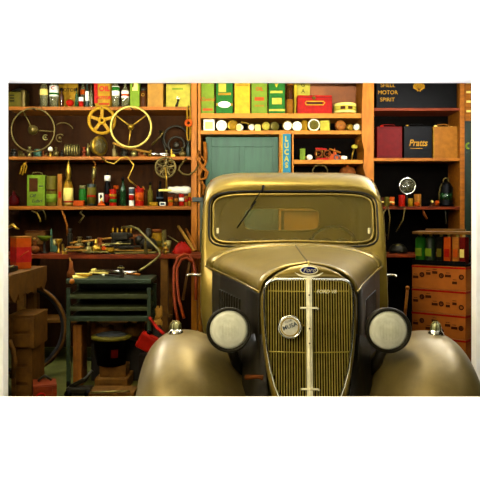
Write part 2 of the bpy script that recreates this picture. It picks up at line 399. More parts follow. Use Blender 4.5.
part(car, 'grille_surround', MB().tube(loop, .0065, 8), 'chrome', 'bright chrome surround')
def vee(u): return -.035*(1-abs(u)/.22)
bars = MB(); nb = 16
for s in (-1, 1):
    for k in range(1, nb+1):
        u = s*(.008+k*.0127)
        if abs(u) > .212: continue
        z_hi = 1.131 if abs(u) < .165 else 1.131-(abs(u)-.165)*.7
        z_lo = .5
        for z, uu in INN[::-1]:
            if uu >= abs(u): z_lo = max(.5, z-.03); break
        zz = [z_hi-(z_hi-z_lo)*i/10 for i in range(11)]
        bars.tube([(u, lean(z)+vee(u)*.8, z) for z in zz], .0028, 5)
part(car, 'grille_bars', bars, 'bar_gold')
part(car, 'grille_crossbar', MB().tube([(u, lean(.783)+vee(u)*.8-.003, .783) for u in [-.2+.04*i for i in range(11)]], .003, 6), 'bar_gold')
part(car, 'grille_crossbar', MB().tube([(u, lean(1.075)+vee(u)*.8-.001, 1.075) for u in [-.2+.04*i for i in range(11)]], .0025, 6), 'bar_gold')
part(car, 'radiator_core', MB().grid([[(-halfw(INN, z), lean(z)+.05, z), (halfw(INN, z), lean(z)+.05, z)] for z in (1.13,1.1,1.0,.9,.8,.7,.6,.5)], False), 'black')
cz = [1.134-.634*i/12 for i in range(13)]
cb = MB().grid([[(-.015, lean(z)-.034, z), (-.013, lean(z)-.042, z), (.013, lean(z)-.042, z), (.015, lean(z)-.034, z)] for z in cz], False)
cb.tube([(0, lean(z)-.039, z) for z in cz], .009, 6)
cbp = part(car, 'centre_bar', cb, 'nickel', 'bright chrome centre bar')
for z in (.998, .615):
    part(cbp, 'crosspiece', MB().tube([(-.042, lean(z)-.04, z-.001), (-.036, lean(z)-.044, z), (.036, lean(z)-.044, z), (.044, lean(z)-.04, z-.006)], .005, 8), 'nickel')
for z in (1.06,.9,.83):
    part(cbp, 'rivet', MB().sphere((0, lean(z)-.048, z), .004), 'brown')
text(car, 'FORD V8', .024, (.085, lean(1.08)-.036, 1.075), 'nickel', name='script_badge', shear=.2)
# blue oval badge with wings
bz = Z(269.5, 3.42); by = -.062
bd = part(car, 'hood_badge', MB().lathe([(.041,0),(.044,.004),(.041,.010),(1e-5,.013)], (0, by, bz), 'Y', 32, (1,.45)), 'blue', 'blue oval badge with silver script')
part(bd, 'badge_rim', MB().ring((0, by-.009, bz), .042, .003, squash=.45), 'nickel')
text(bd, 'Ford', .031, (0, by-.0145, bz), 'white', shear=.35)
part(bd, 'wing', MB().prism([(-.07,-.012),(-.05,-.028),(-.012,-.038),(-.010,-.062),(.010,-.062),(.012,-.038),(.05,-.028),(.07,-.012),(.04,-.024),(0,-.028),(-.04,-.024)], by-.006, by+.004, c=(0,0,bz)), 'nickel')
part(bd, 'spear', MB().tube([(0, by, bz+.02), (0, by+.02, bz+.04), (0, by+.06, hood_top(0)+.01)], [.005,.006,.003], 8), 'bar_gold')
# round cream club badge on the grille bars
bu, bz2 = (289.5-308.8)*.00493, Z(326, 3.38); byy = lean(bz2)-.045
rb_ = part(car, 'round_badge', MB().lathe([(.054,-.004),(.056,.004),(.05,.008),(1e-5,.008)], (bu, byy, bz2), 'Y', 36), 'white', 'round cream enamel badge fixed to the grille bars')
part(rb_, 'yellow_ring', MB().ring((bu, byy-.0085, bz2), .043, .0025), 'yellow')
part(rb_, 'badge_rim', MB().ring((bu, byy-.006, bz2), .053, .005), 'chrome')
text(rb_, 'MUSA', .028, (bu, byy-.0095, bz2+.004), 'bluegrey', rot=(PI/2, -.35, 0), bold=.0005)
text(rb_, 'CLUB', .014, (bu-.008, byy-.0095, bz2+.028), 'bluegrey', rot=(PI/2, -.35, 0))
part(rb_, 'badge_clip', MB().tube([(bu+.05, byy-.004, bz2+.016), (bu+.072, byy, bz2+.004)], .004, 6), 'brass')
# fenders
def fender(s, v0, r_scale, zc, front=True):
    prof = [(-.235,.42),(-.26,.33),(-.31,.235),(-.37,.16),(-.44,.088),(-.51,.036),(-.58,.008),(-.66,0),(-.72,.006),(-.77,.03),(-.815,.075),(-.845,.13),(-.862,.2),(-.872,.3),(-.868,.36)]
    path = []
    for i in range(25):
        a = -20+ i*(205/24); ar = math.radians(180-a) if front else math.radians(180-a)
        R = .53*r_scale
        v = v0+R*math.cos(ar)*(1.06 if math.cos(ar) < 0 else 1.35); z = zc+R*math.sin(ar)
        path.append((v, z))
    rows = []
    for v, z in path:
        dv, dz = v0-v, zc-z; L = math.hypot(dv, dz) or 1
        rows.append([(s*-u, v+dv/L*dr*1.05, z+dz/L*dr) for u, dr in prof])
    return rows
for s in (1, -1):
    rows = fender(s, .22, 1.0, .302)
    f = part(car, 'front_fender', MB().grid(rows), 'paint_fender'); f.modifiers.new('thick', 'SOLIDIFY').thickness = .005
    f.modifiers.new('sub', 'SUBSURF').levels = 1; f.modifiers['sub'].render_levels = 2
    rows = [[(p[0]-s*.17, p[1], p[2]) for p in r_] for r_ in fender(s, 2.62, .95, .29)]
    f = part(car, 'rear_fender', MB().grid(rows), 'paint_fender'); f.modifiers.new('thick', 'SOLIDIFY').thickness = .005
    f.modifiers.new('sub', 'SUBSURF').levels = 1
    part(car, 'running_board', MB().box((s*.72, 1.55, .33), (.26, 1.3, .04), .01), 'rubber')
    for v in (.22, 2.62):
        wx = .68 if v < 1 else .5
        wh = part(car, 'wheel', MB().lathe([(.26,-.06),(.31,-.075),(.36,-.06),(.375,0),(.36,.06),(.31,.075),(.26,.06)], (s*wx, v, .375), 'X', 36), 'rubber', 'black tyre on a steel wheel')
        part(wh, 'hubcap', MB().lathe([(.27,-.03),(.27,.03),(.1,.03),(.09,.07),(1e-5,.085)] if s > 0 else [(1e-5,-.085),(.09,-.07),(.1,-.03),(.27,-.03),(.27,.03)], (s*wx, v, .375), 'X', 28), 'paint_dark')
    # fender marker lamp
    lu, lvv = s*.685, .2
    zt = .832
    fl = part(car, 'fender_lamp', MB().lathe([(.042,-.012),(.04,.0),(.033,.006),(.031,.014)], (lu, lvv, zt), n=20), 'chrome', 'small chrome marker lamp on the fender')
    part(fl, 'lens', MB().lathe([(.030,.0),(.030,.012),(.026,.028),(.016,.04),(1e-5,.045)], (lu, lvv, zt+.013), n=20), 'clear_glass')
    for k in range(6):
        aa = k*PI/3+.3; part(fl, 'cage_rib', MB().tube([(lu+.031*math.cos(aa), lvv+.031*math.sin(aa), zt+.012), (lu+.027*math.cos(aa), lvv+.027*math.sin(aa), zt+.042), (lu+.01*math.cos(aa), lvv+.01*math.sin(aa), zt+.058)], .003, 5), 'steel')
    part(fl, 'core', MB().lathe([(.022,.0),(.018,.03),(1e-5,.04)], (lu, lvv, zt+.012), n=14), 'nickel')
    # headlight
    hz = Z(330, 3.42); hu = s*.393; hv = -.03
    prof = [(1e-5,-.20),(.03,-.19),(.07,-.15),(.10,-.09),(.108,-.03),(.110,0),(.104,0)]
    hd = part(car, 'headlight', MB().lathe(prof, (hu, hv, hz), 'Y', 40), 'paint_dark', 'round headlight with pale fluted lens')
    part(hd, 'rim', MB().ring((hu, hv-.006, hz), .1045, .0085, n=48), 'iron')
    part(hd, 'reflector', MB().lathe([(.101,-.002),(.09,-.03),(.06,-.06),(.02,-.075),(1e-5,-.076)], (hu, hv, hz), 'Y', 36), 'white')  # plain white stands in for the mirror's bright reflection
    part(hd, 'bulb', MB().sphere((hu, hv+.03, hz), .018), 'chrome')
    ln = MB().lathe([(.102,.004),(.08,.014),(.05,.021),(.02,.024),(1e-5,.025)], (hu, hv, hz), 'Y', 40)
    fl_ = MB()
    for k in range(-6, 7):
        xx = k*.0145; hh_ = math.sqrt(max(0, .098**2-xx*xx)); q = lambda z_: -(.026-.024*((xx*xx+z_*z_)/.01))
        fl_.tube([(hu+xx, hv+q(z_*hh_), hz+z_*hh_) for z_ in (-1,-.6,-.2,.2,.6,1)], .0022, 5)
    lz = part(hd, 'lens', ln, 'lamp_glass'); part(lz, 'flutes', fl_, 'lamp_glass')
    part(hd, 'stem', MB().tube([(hu, hv+.09, hz-.08), (hu-s*.02, hv+.14, hz-.16), (hu-s*.05, hv+.2, hz-.25)], [.03,.026,.036], 10), 'paint_dark')
    # inner apron between fender and grille
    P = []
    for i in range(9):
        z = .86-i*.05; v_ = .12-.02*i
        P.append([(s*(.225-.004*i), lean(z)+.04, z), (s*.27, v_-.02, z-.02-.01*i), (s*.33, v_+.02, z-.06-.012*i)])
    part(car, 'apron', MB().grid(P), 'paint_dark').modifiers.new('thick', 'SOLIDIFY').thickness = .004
    # door handle out from the cab side
    part(car, 'door_handle', MB().tube([(s*.64, 1.72, 1.0), (s*.71, 1.72, 1.0), (s*.765, 1.715, 1.002), (s*.768, 1.65, 1.0)], [.012,.011,.010,.009], 10), 'chrome', 'chrome door handle')
part(car, 'tow_rod', MB().tube([(-.31,-.09,.66),(-.25,-.1,.665),(-.225,-.1,.66)], [.012,.009,.014], 10), 'rust')
# cab shell
def ring_sec(v, w_, zt, zb, e=5.0, n=64, slant=0):
    out = []; c_ = (zt+zb)/2; h = (zt-zb)/2
    for i in range(n):
        a = 2*PI*i/n; u = w_*sgnpow(math.cos(a), 2/e); z = c_+h*sgnpow(math.sin(a), 2/e)
        z -= .006*(u/w_)**2*(1 if math.sin(a) > 0 else 0)
        out.append((u, v-slant*max(0, (1.62-z)), z))
    return out
def wind(v, w_, zt, zb, e=6.0, n=64):
    out = []; c_ = (zt+zb)/2; h = (zt-zb)/2
    for i in range(n):
        a = 2*PI*i/n; u = w_*sgnpow(math.cos(a), 2/e); z = c_+h*sgnpow(math.sin(a), 2/e)
        if math.sin(a) < 0: z += .03*(1-(u/w_)**2)*min(1, -math.sin(a)*3)
        out.append((u, v-.28*(1.62-z), z))
    return out
secs = [wind(1.485, .582, 1.612, 1.222), wind(1.478, .60, 1.628, 1.20),
        ring_sec(1.47, .632, 1.655, .62, 6, slant=.28), ring_sec(1.485, .645, 1.69, .55, 6, slant=.24), ring_sec(1.55, .65, 1.73, .5, 7, slant=.15), ring_sec(1.66, .652, 1.76, .46, 8, slant=.05),
        ring_sec(1.85, .655, 1.775, .45, 8), ring_sec(2.3, .655, 1.775, .45, 7), ring_sec(2.6, .65, 1.745, .45, 5.5), ring_sec(2.74, .635, 1.70, .46, 5), ring_sec(2.82, .60, 1.64, .5, 5)]
cab = part(car, 'cab', MB().grid(secs, close=True), 'paint_car')
# back wall with window hole
rw = []
for i in range(64):
    a = 2*PI*i/64; rw.append(((308-2-0)*0+.345*sgnpow(math.cos(a), 2/5)-.03, 2.83, 1.41+.105*sgnpow(math.sin(a), 2/5)))
part(car, 'cab_back', MB().grid([ring_sec(2.82, .60, 1.64, .5, 5), rw], close=True), 'paint_car')
part(car, 'rear_window_frame', MB().tube(rw, .008, 6, True), 'paint_car')
rg = MB(); rg.add([(a, 2.83, c) for a, b, c in rw], [list(range(64))], False); part(car, 'rear_window', rg, 'clear_glass')
def wl(v, w_, zt, zb): return wind(v, w_, zt, zb)
part(car, 'windshield_gasket', MB().tube(wl(1.478, .592, 1.62, 1.212), .007, 8, True), 'rubber')
wf = part(car, 'windshield_frame', MB().tube(wl(1.482, .562, 1.596, 1.238), .009, 8, True), 'paint_car')
g_ = wl(1.487, .558, 1.592, 1.242); gm = MB(); gm.add(g_, [list(range(64))], False)
part(car, 'windshield', gm, 'windscreen_glass', 'dusty flat windscreen')
for s in (-1, 1): part(wf, 'hinge', MB().box((s*.53, 1.405, 1.34), (.016, .012, .04), .003), 'nickel')
# wiper: pivot on the header, blade hanging down left
def wp(px, py, d): return (X(px, d)-.339-.024*(d-3.45), d-3.45, Z(py, d))
d_ = 4.86
part(car, 'wiper', MB().tube([wp(263.5, 186, 4.9), wp(262, 192, d_)], [.010,.006], 8), 'black')
wv = car.children[-1]
part(wv, 'wiper_arm', MB().tube([wp(263, 188, d_), wp(251, 206, 4.85)], .004, 6), 'black')
part(wv, 'wiper_blade', MB().tube([wp(256, 201, 4.84), wp(237, 228, 4.80)], [.006,.006], 6), 'black')
# interior
st = MB()
for k in range(8):
    st.lathe([(.07,-.25),(.075,0),(.07,.2),(.045,.245),(1e-5,.262)], (-.455+k*.13, 2.35, 1.0), n=14, scale=(1,.8))
part(car, 'seat_back', st, 'olive', 'pleated olive seat back')
part(car, 'headliner', MB().box((0, 2.2, 1.70), (1.2, 1.1, .02), .005), 'tan')
part(car, 'steering_wheel', MB().ring((-.33+.66, 1.85, 1.16), .2, .012).cyl((.33,1.87,1.16), (.33,1.6,.9), .02), 'black')
part(car, 'dashboard', MB().box((0, 1.56, 1.15), (1.2, .08, .14), .02), 'paint_car')
part(car, 'rear_body', MB().box((0, 2.86, .72), (1.15, .12, .5), .05), 'paint_shaded')
# ---------------------------------------------------------------- left bay, top shelf
G1 = 'tins and bottles on the top left shelf'
t = thing('radio_case', 'olive metal case with a rounded lid at the far left end of the top shelf', 'case', (X(17, 7.3), 7.36, S1))
part(t, 'body', MB().box((-.02,0,.085), (.145,.16,.17), .02), 'olive'); part(t, 'side_cover', MB().box((.07,-.01,.095), (.05,.17,.19), .022), 'old_brass')
lid = part(t, 'lid', MB().tube([(-.07,0,.18),(.0,0,.205),(.06,0,.195),(.1,0,.17)], .014), 'iron')
part(t, 'vent', MB().box((-.045,-.082,.10),(.05,.006,.012)).box((-.045,-.082,.07),(.05,.006,.012)).box((-.045,-.082,.13),(.05,.006,.012)), 'black')
vessel('tall pale glass oil bottle with cream label right of the olive case', 40, 48, 74, S1, 'clear_glass', 'bottle', lab=('cream', .38, .56), group=G1)
vessel('clear glass oil bottle with an orange and green roundel label', 49.5, 58.5, 72, S1, 'clear_glass', 'bottle', lab=('white', .32, .62), lab2=('green', .36, .42), group=G1)
text(bpy.data.objects[-1] if False else COL.objects[-1].parent, 'C', .05, (0,-.05,.2), 'red', bold=.002)
for i, (a, b, m_, l_) in enumerate([(59.5, 64, 'amber_glass', 'slim amber bottle behind the red funnel on the top shelf'), (75, 78.5, 'green_glass', 'slim green bottle standing between the red funnel and the red striped can')]):
    vessel(l_, a, b, 88, S1, m_, 'bottle', group=G1, cap='black')
t = tin('wide yellow sign tin lettered MOTOR behind the red funnel', 58, 78, 78, S1, 'mustard', dep=.03, d=7.46, decor=[('text', 'MOTOR', .5, .62, .05, 'ink', 1, 0, .001)], name='sign_tin', cat='sign')
t = thing('funnel', 'small round red funnel on the top shelf below the yellow sign tin', 'funnel', (X(70, 7.25), 7.25, S1))
part(t, 'bowl', MB().sphere((0,0,.045), .042, (1,1,.9)), 'red'); part(t, 'spout', MB().cyl((0,0,.07), (.01,0,.115), .009, .006), 'brass')
t = vessel('red and white striped can between two slim bottles', 78.8, 83.5, 97, S1, 'white', 'can', lab=('red', .05, .62), name='can', cat='can', group=G1)
vessel('slim glass bottle with orange and green roundel behind the striped can', 80.5, 85.5, 76, S1, 'clear_glass', 'bottle', d=7.42, lab=('orange', .45, .6), group=G1)
vessel('dark slim oil bottle with white neck label right of the striped can', 85.3, 89, 80, S1, 'green_dark', 'bottle', lab=('white', .25, .6), group=G1, cap='black')
vessel('clear long necked bottle just left of the big red and yellow tin', 89.2, 93, 82, S1, 'clear_glass', 'oil', group=G1)
t = tin('big red and yellow lubricant drum with scattered red lettering', 93.5, 111, 74, S1, 'mustard', dep=.16, group=G1, bev=.05, decor=[('rect', .04, .24, .12, .8, 'red'), ('text', 'OIL', .62, .55, .07, 'pink_red', 1, 0, .003), ('text', 'MOTOR', .55, .28, .045, 'pink_red', 1, 0, .002), ('rect', .3, .9, .08, .12, 'red')])
vessel('ribbed glass oil bottle with green and orange roundel, right of the red drum', 112, 119.5, 74, S1, 'clear_glass', 'bottle', lab=('white', .36, .64), lab2=('green', .5, .62), group=G1)
vessel('ribbed glass oil bottle with white and orange label near the bright steering wheel', 121.5, 129, 80, S1, 'clear_glass', 'bottle', lab=('white', .36, .62), lab2=('orange', .42, .5), group=G1)
tin('olive tin with a white and orange front label above the bright steering wheel', 130, 139.5, 74, S1, 'lime', dep=.1, group=G1, decor=[('rect', .25, .8, .5, .98, 'cream'), ('rect', .25, .4, .6, .9, 'orange')])
t = vessel('dark brown lidded pot with a brass ring on the top shelf', 140, 147, 88, S1, 'brown', 'jar', cap='iron', name='pot', cat='pot')
part(t, 'ring_pull', MB().ring((0,-.045,.13), .014, .004), 'brass')
tin('plain pale yellow square tin on the top shelf', 147.5, 163, 74, S1, 'wood_pale', dep=.14, group=G1)
tin('wide yellow green tin behind the little brass tap', 166, 190.5, 74, S1, 'lemon', dep=.14, d=7.44, group=G1, decor=[('rect', .15, .8, .72, .78, 'lime'), ('rect', .25, .7, .55, .6, 'lime')])
t = thing('brass_tap', 'little dark and brass tap on the shelf edge before the yellow green tin', 'tap', (X(177.5, 7.225), 7.225, S1+.003))
part(t, 'body', MB().tube([(-.012,0,0),(0,0,.035),(.008,0,.06)], [.014,.012,.01]).sphere((.008,0,.065), .014), 'iron'); part(t, 'lever', MB().tube([(-.014,0,.088),(.008,0,.083),(.026,0,.09)], .005).sphere((.0,0,.1),.008), 'white')
# ---------------------------------------------------------------- wheels
def nail(t, z, dd, x=0):
    part(t, 'nail', MB().cyl((x,-.01,z), (x,dd,z), .005).sphere((x,-.012,z), .009), 'iron')
def steering_wheel(label, cx, cy, R, d, rim_m, spokes, hub_m, r=.011, hubr=.03, yaw=0, extra=None, sp_r=.008):
    t = thing('steering_wheel', label, 'steering wheel', (X(cx, d), d, Z(cy, d)), (0, 0, yaw))
    part(t, 'rim', MB().ring((0,0,0), R, r, n=56), rim_m)
    for a in spokes:
        a = math.radians(a); hub = (hubr*.5*math.cos(a), -.0, hubr*.5*math.sin(a))
        part(t, 'spoke', MB().tube([hub, (R*.5*math.cos(a), .004, R*.5*math.sin(a)), (R*math.cos(a), 0, R*math.sin(a))], [sp_r*1.3, sp_r, sp_r*.8]), hub_m)
    part(t, 'hub', MB().lathe([(hubr*.7,-.02),(hubr,-.012),(hubr,.012),(hubr*.5,.02),(hubr*.45,.03),(1e-5,.03)], (0,0,0), 'Y', 20), hub_m)
    return t
steering_wheel('large thin rimmed dark steering wheel hanging at the far left', 33, 130, .222, 7.1, 'old_brass', (118, -4), 'old_brass', .008, .05, sp_r=.005); nail(COL.objects[-1].parent, .215, .0985)
steering_wheel('large bright brass steering wheel with three spokes hanging under the top shelf', 131, 127, .205, 7.02, 'rim_gold', (142, 38, -98), 'brass', .011, .03, 0); nail(COL.objects[-1].parent, .195, .1785)
def spoked_disc(name, label, cat, cx, cy, R, d, m, n, rim, w_, thick=.02, hole=.02, hubR=.035, rot0=0):
    t = thing(name, label, cat, (X(cx, d), d, Z(cy, d)))
    mb = MB()
    for r0, r1 in ((R-rim, R), (hole, hubR)):
        mb.add(*_annulus(r0, r1, thick))
    part(t, 'rim', mb, m)
    for k in range(n):
        a = rot0+2*PI*k/n
        part(t, 'spoke', MB().box(((hubR+R-rim)/2*math.cos(a), 0, (hubR+R-rim)/2*math.sin(a)), (R-rim-hubR+.01, thick*.8, w_), .002, (0, -a, 0)), m)
    return t
def _annulus(r0, r1, th, n=40):
    vs = []; fs = []
    for k in range(n):
        a = 2*PI*k/n; c_, s_ = math.cos(a), math.sin(a)
        vs += [(r0*c_,-th/2,r0*s_),(r1*c_,-th/2,r1*s_),(r1*c_,th/2,r1*s_),(r0*c_,th/2,r0*s_)]
    for k in range(n):
        j = (k+1) % n
        for q in range(4): fs.append([k*4+q, k*4+(q+1) % 4, j*4+(q+1) % 4, j*4+q])
    return vs, fs
spoked_disc('pulley_wheel', 'rusty brass cast pulley wheel with five fat spokes, left of the bright steering wheel', 'wheel', 102, 120.5, .145, 7.06, 'mustard', 5, .028, .032, .03, .015, .04, .3); nail(COL.objects[-1].parent, .13, .1385)
t = spoked_disc('chainwheel', 'bicycle chainwheel with round cut outs and a crank hanging down over the tins', 'chainwheel', 165.5, 167.5, .112, 7.08, 'old_brass', 5, .02, .012, .01, .012, .032, .2)
nail(t, .098, .1185); part(t, 'crank', MB().tube([(0,-.015,0),(.012,-.02,-.1),(.014,-.02,-.22)], [.010,.009,.01]), 'brass'); part(t, 'pedal', MB().box((-.0,-.03,-.235), (.13,.06,.02), .006), 'cream')
for k in range(5):
    a = .83+k*2*PI/5; part(t, 'cut_out_ring', MB().ring((.066*math.cos(a), 0, .066*math.sin(a)), .022, .004, n=20), 'old_brass')
# ---------------------------------------------------------------- second shelf clutter
def ringobj(name, label, cat, cx, cy, R, d, m, r=.006, hub=True, group=None, a0=0, a1=None):
    t = thing(name, label, cat, (X(cx, d), d, Z(cy, d)), group=group)
    part(t, 'ring', MB().ring((0,0,0), R, r, n=28, a0=a0, a1=a1), m)
    if hub: part(t, 'hub', MB().lathe([(R*.35,-.01),(R*.4,.01),(R*.2,.016),(1e-5,.016)], (0,0,0), 'Y', 16), m)
    return t
ringobj('pipe_clamp', 'small dark brass pipe clamp lying right of the thin steering wheel', 'clamp', 60, 138, .04, 7.3, 'old_brass', a0=.6, a1=5.2)
ringobj('pipe_clamp', 'tiny pale clamp seen through the thin steering wheel rim', 'clamp', 45.5, 137.5, .026, 7.3, 'steel', a0=.9, a1=5.6)
for cx, cy, R, lb in ((57, 130, .12, 'thin curved brass strip arching right of the thin steering wheel'),): 
    single('bent_strip', lb, 'strip', MB().ring((0,0,0), R, .005, a0=.5, a1=2.2), 'old_brass', (X(cx+6, 7.4), 7.4, Z(cy+4, 7.4)))
t = thing('oil_cup', 'round pale brass oil cup on the second shelf below the thin steering wheel', 'oil cup', (X(50.5, 7.25), 7.25, S2))
part(t, 'bowl', MB().sphere((0,0,.078), .026), 'nickel'); part(t, 'foot', MB().lathe([(.03,0),(.012,.02),(.01,.06)]), 'brass')
t = thing('bearing_shells', 'row of shiny bearing shells standing like a coil on the second shelf', 'bearing', (X(72, 7.25), 7.25, S2))
for k in range(6): part(t, 'shell', MB().ring(((-.062+k*.025),0,.068), .055, .009, 'X', 24, a0=0), 'steel', rot=(0,0,0))
t = thing('wooden_spool', 'small red turned wooden spool beside the brass lamp', 'spool', (X(84.3, 7.25), 7.25, S2))
part(t, 'body', MB().lathe([(.026,0),(.028,.012),(.014,.018),(.014,.04),(.026,.046),(.026,.058),(.012,.064),(.012,.085),(.02,.09),(.018,.1)]), 'wood_red')
t = thing('oil_can', 'tiny pale tin oiler with spout behind the red spool', 'oil can', (X(88, 7.35), 7.35, S2))
part(t, 'body', MB().lathe([(.022,0),(.024,.08),(.012,.1),(.006,.15)]), 'steel'); part(t, 'spout', MB().cyl((0,0,.1), (.03,0,.14), .005, .003), 'brass')
t = thing('car_lamp', 'round dusty brass car lamp turned sideways on the second shelf', 'lamp', (X(99, 7.22), 7.22, S2))
part(t, 'bowl', MB().lathe([(1e-5,-.10),(.05,-.085),(.085,-.045),(.098,0)], (-.0,0,.109), 'Y', 28, rot=(0,0,.95)), 'old_brass')
part(t, 'rim', MB().lathe([(.098,0),(.106,.004),(.106,.02),(.096,.026)], (-.0,0,.109), 'Y', 28, rot=(0,0,.95)), 'brass'); part(t, 'lens', MB().lathe([(.096,.02),(.05,.034),(1e-5,.038)], (0,0,.109), 'Y', 28, rot=(0,0,.95)), 'clear_glass')
def rod(name, label, cat, pts, r, m, group=None, ends=None):
    """pts: (px, py, depth)"""
    P = [(X(a, d), d, Z(b, d)) for a, b, d in pts]; o = P[0]
    return single(name, label, cat, MB().tube([tuple(p[i]-o[i] for i in range(3)) for p in P], r, 8), m, o, group=group)
rod('steel_pipe', 'pale tapered pipe lying along the second shelf under the bright steering wheel', 'pipe', [(113, 143, 7.2), (125, 147.5, 7.2), (150, 152.5, 7.21)], [.012,.014,.012], 'wood_pale')
rod('steel_pipe', 'thin dark pipe slanting up beside the bright steering wheel', 'pipe', [(152, 145, 7.35), (160, 137, 7.33), (164, 131, 7.33)], [.012,.010,.012], 'old_brass')
rod('steel_pipe', 'bent dark pipe leaning on the gear at the right end of the second shelf', 'pipe', [(160, 131, 7.54), (163, 140, 7.5), (166, 151.5, 7.45)], [.014,.014,.012], 'iron')
t = thing('pliers', 'chrome pliers lying on the second shelf edge', 'pliers', (X(158, 7.22), 7.22, S2+.012))
part(t, 'handle', MB().tube([(0,0,.012),(.06,.0,.02),(.10,0,.008)], .007), 'chrome'); part(t, 'handle', MB().tube([(0,0,.008),(.06,-.01,.0),(.10,-.01,-.004)], .007), 'chrome'); part(t, 'jaw', MB().tube([(0,0,.01),(-.05,0,.016),(-.085,0,.012)], [.014,.012,.004]), 'chrome')
ringobj('gear_wheel', 'dark ring gear standing at the right end of the second shelf', 'gear', 176.5, 145, .085, 7.33, 'iron', .014)
ringobj('gear_wheel', 'larger dark hoop leaning behind the ring gear', 'gear', 176, 138, .13, 7.45, 'iron', .012, hub=False)
vessel('small dark flask against the upright on the second shelf', 186, 190.5, 141, S2, 'green_dark', 'bottle', cap='iron')
junk = [(10,17,6,'iron','casting'),(19,26,5,'old_brass','bracket'),(27,32,8,'steel','casting'),(33,42,6,'teal','casting'),(43,48,5,'rust','bracket'),(54,58,7,'old_brass','valve'),(60,64,5,'iron','casting'),
        (111,118,8,'old_brass','carburettor'),(120,128,6,'iron','casting'),(131,137,7,'steel','valve'),(139,147,6,'rust','bracket'),(148,153,5,'brass','valve'),(164,169,5,'steel','valve'),(170,175,6,'brass','bracket'),(180,185,7,'old_brass','valve')]
WHERE = {0:'under the thin steering wheel at the far left',1:'second from the far left end',2:'under the middle of the thin wheel',3:'under the right of the thin wheel',4:'left of the pale oil cup',5:'right of the pale oil cup',6:'left of the shiny bearing shells',
         7:'right of the round brass lamp',8:'below the left rim of the bright wheel',9:'below the middle of the bright wheel',10:'below the right rim of the bright wheel',11:'left of the chrome pliers',12:'right of the chrome pliers',13:'left of the dark ring gear',14:'right of the dark ring gear'}
def junk_piece(kind, label, x0, x1, h, m, z, d, group):
    x0 += .4; x1 -= .4
    w_ = X(x1, d)-X(x0, d); hh = h*d/F*1.3
    t = thing('machine_part', label, 'machine part', ((X(x0, d)+X(x1, d))/2, d, z), (0,0,random.uniform(-.4,.4)), group)
    if kind == 'casting':
        part(t, 'body', MB().lathe([(w_*.5,0),(w_*.5,hh*.25),(w_*.3,hh*.35),(w_*.3,hh*.8),(w_*.4,hh*.85),(w_*.36,hh)], n=14, scale=(1,.7)), m)
        part(t, 'flange', MB().cyl((-w_*.5,0,hh*.5), (w_*.5,0,hh*.5), hh*.2), m)
    elif kind == 'bracket':
        part(t, 'body', MB().prism([(-w_/2,0),(w_/2,0),(w_/2,hh*.25),(-w_*.15,hh*.3),(-w_*.3,hh),(-w_/2,hh*.9)], -.03, .03), m)
        part(t, 'bolt', MB().cyl((w_*.2,0,hh*.1), (w_*.2,0,hh*.55), hh*.12), 'steel')
    elif kind == 'valve':
        part(t, 'body', MB().sphere((0,0,hh*.35), hh*.34, (1.1,.8,1)).cyl((0,0,hh*.5), (0,0,hh), hh*.12), m)
        part(t, 'hand_wheel', MB().ring((0,0,hh), w_*.3, hh*.06, 'Z', 16), m)
        part(t, 'pipe_end', MB().cyl((-w_*.5,0,hh*.35), (w_*.5,0,hh*.35), hh*.2), m)
    else:
        part(t, 'body', MB().box((0,0,hh*.4), (w_*.6,.05,hh*.8), .01), m); part(t, 'throat', MB().lathe([(w_*.3,0),(w_*.2,.03),(w_*.3,.06)], (0,0,hh*.75), n=14), m)
        part(t, 'float_bowl', MB().lathe([(w_*.2,0),(w_*.24,.04),(1e-5,.05)], (w_*.35,0,0), n=12), m)
    return t
for i, (a, b, h, m_, k) in enumerate(junk):
    junk_piece(k, '%s %s on second shelf, %s' % ({'iron':'dark iron','old_brass':'dull brass','steel':'grey steel','teal':'green painted','rust':'rusty','brass':'bright brass'}[m_], k, WHERE[i]), a, b, h, m_, S2, 7.28, 'machine parts on the second shelf')
# clamp hanging beside the post
t = thing('hanging_caliper', 'orange slotted iron caliper hanging beside the middle post', 'caliper', (X(188.6, 7.13), 7.13, Z(123, 7.13)))
for s in (-1, 1): part(t, 'slotted_arm', MB().tube([(-.014,0,s*.03),(-.017,0,s*.1),(-.012,0,s*.17),(0,0,s*.18),(.012,0,s*.17),(.017,0,s*.1),(.014,0,s*.03)], .007), 'mustard')
part(t, 'ring', MB().add(*_annulus(.017,.04,.02)), 'orange'); nail(t, .165, .0685)
# ---------------------------------------------------------------- third shelf
G3 = 'tins and bottles on the third left shelf'
t = thing('hook_rake', 'rusty three pronged hook hanging under the second shelf at the far left', 'hook', (X(24, 7.24), 7.24, S2-.043))
for k, (dx, l_) in enumerate(((-.035,.14),(-.01,.15),(.018,.13))): part(t, 'prong', MB().tube([(.01,0,-.02),(dx+.012,0,-.06),(dx,0,-l_+.03),(dx-.008,0,-l_)], .007), 'mustard')
part(t, 'shank', MB().tube([(.03,0,0),(.022,0,-.03),(.0,0,-.05)], .006), 'rust')
t = thing('glass_float', 'dark red rounded bottle in shadow at the far left of the third shelf', 'bottle', (X(14, 7.35), 7.35, S3))
t.name = 'flask'
part(t, 'body', MB().lathe([(.05,0),(.06,.03),(.055,.09),(.02,.12),(.018,.15)]), 'maroon'); part(t, 'stopper', MB().cyl((0,0,.14), (0,0,.165), .015), 'brown')
t = tin('bright lime green tin with brown picture panel and black script', 27, 44.8, 175, S3, 'lime', dep=.1, group=G3, decor=[('rect', .12, .6, .46, .9, 'brown'), ('text', 'Oil', .3, .33, .05, 'green_dark', 1, .3, .001), ('text', 'Lubri', .55, .16, .05, 'green_dark', 1, .3, .001), ('rect', .66, .92, .62, .66, 'green_dark')], handle='old_brass')
vessel('round brown ribbed tin right of the lime green tin', 46, 57, 176, S3, 'olive', 'can', name='tin', cat='tin', group=G3, lab=('lime', .12, .4), lab2=('brown', .5, .56))
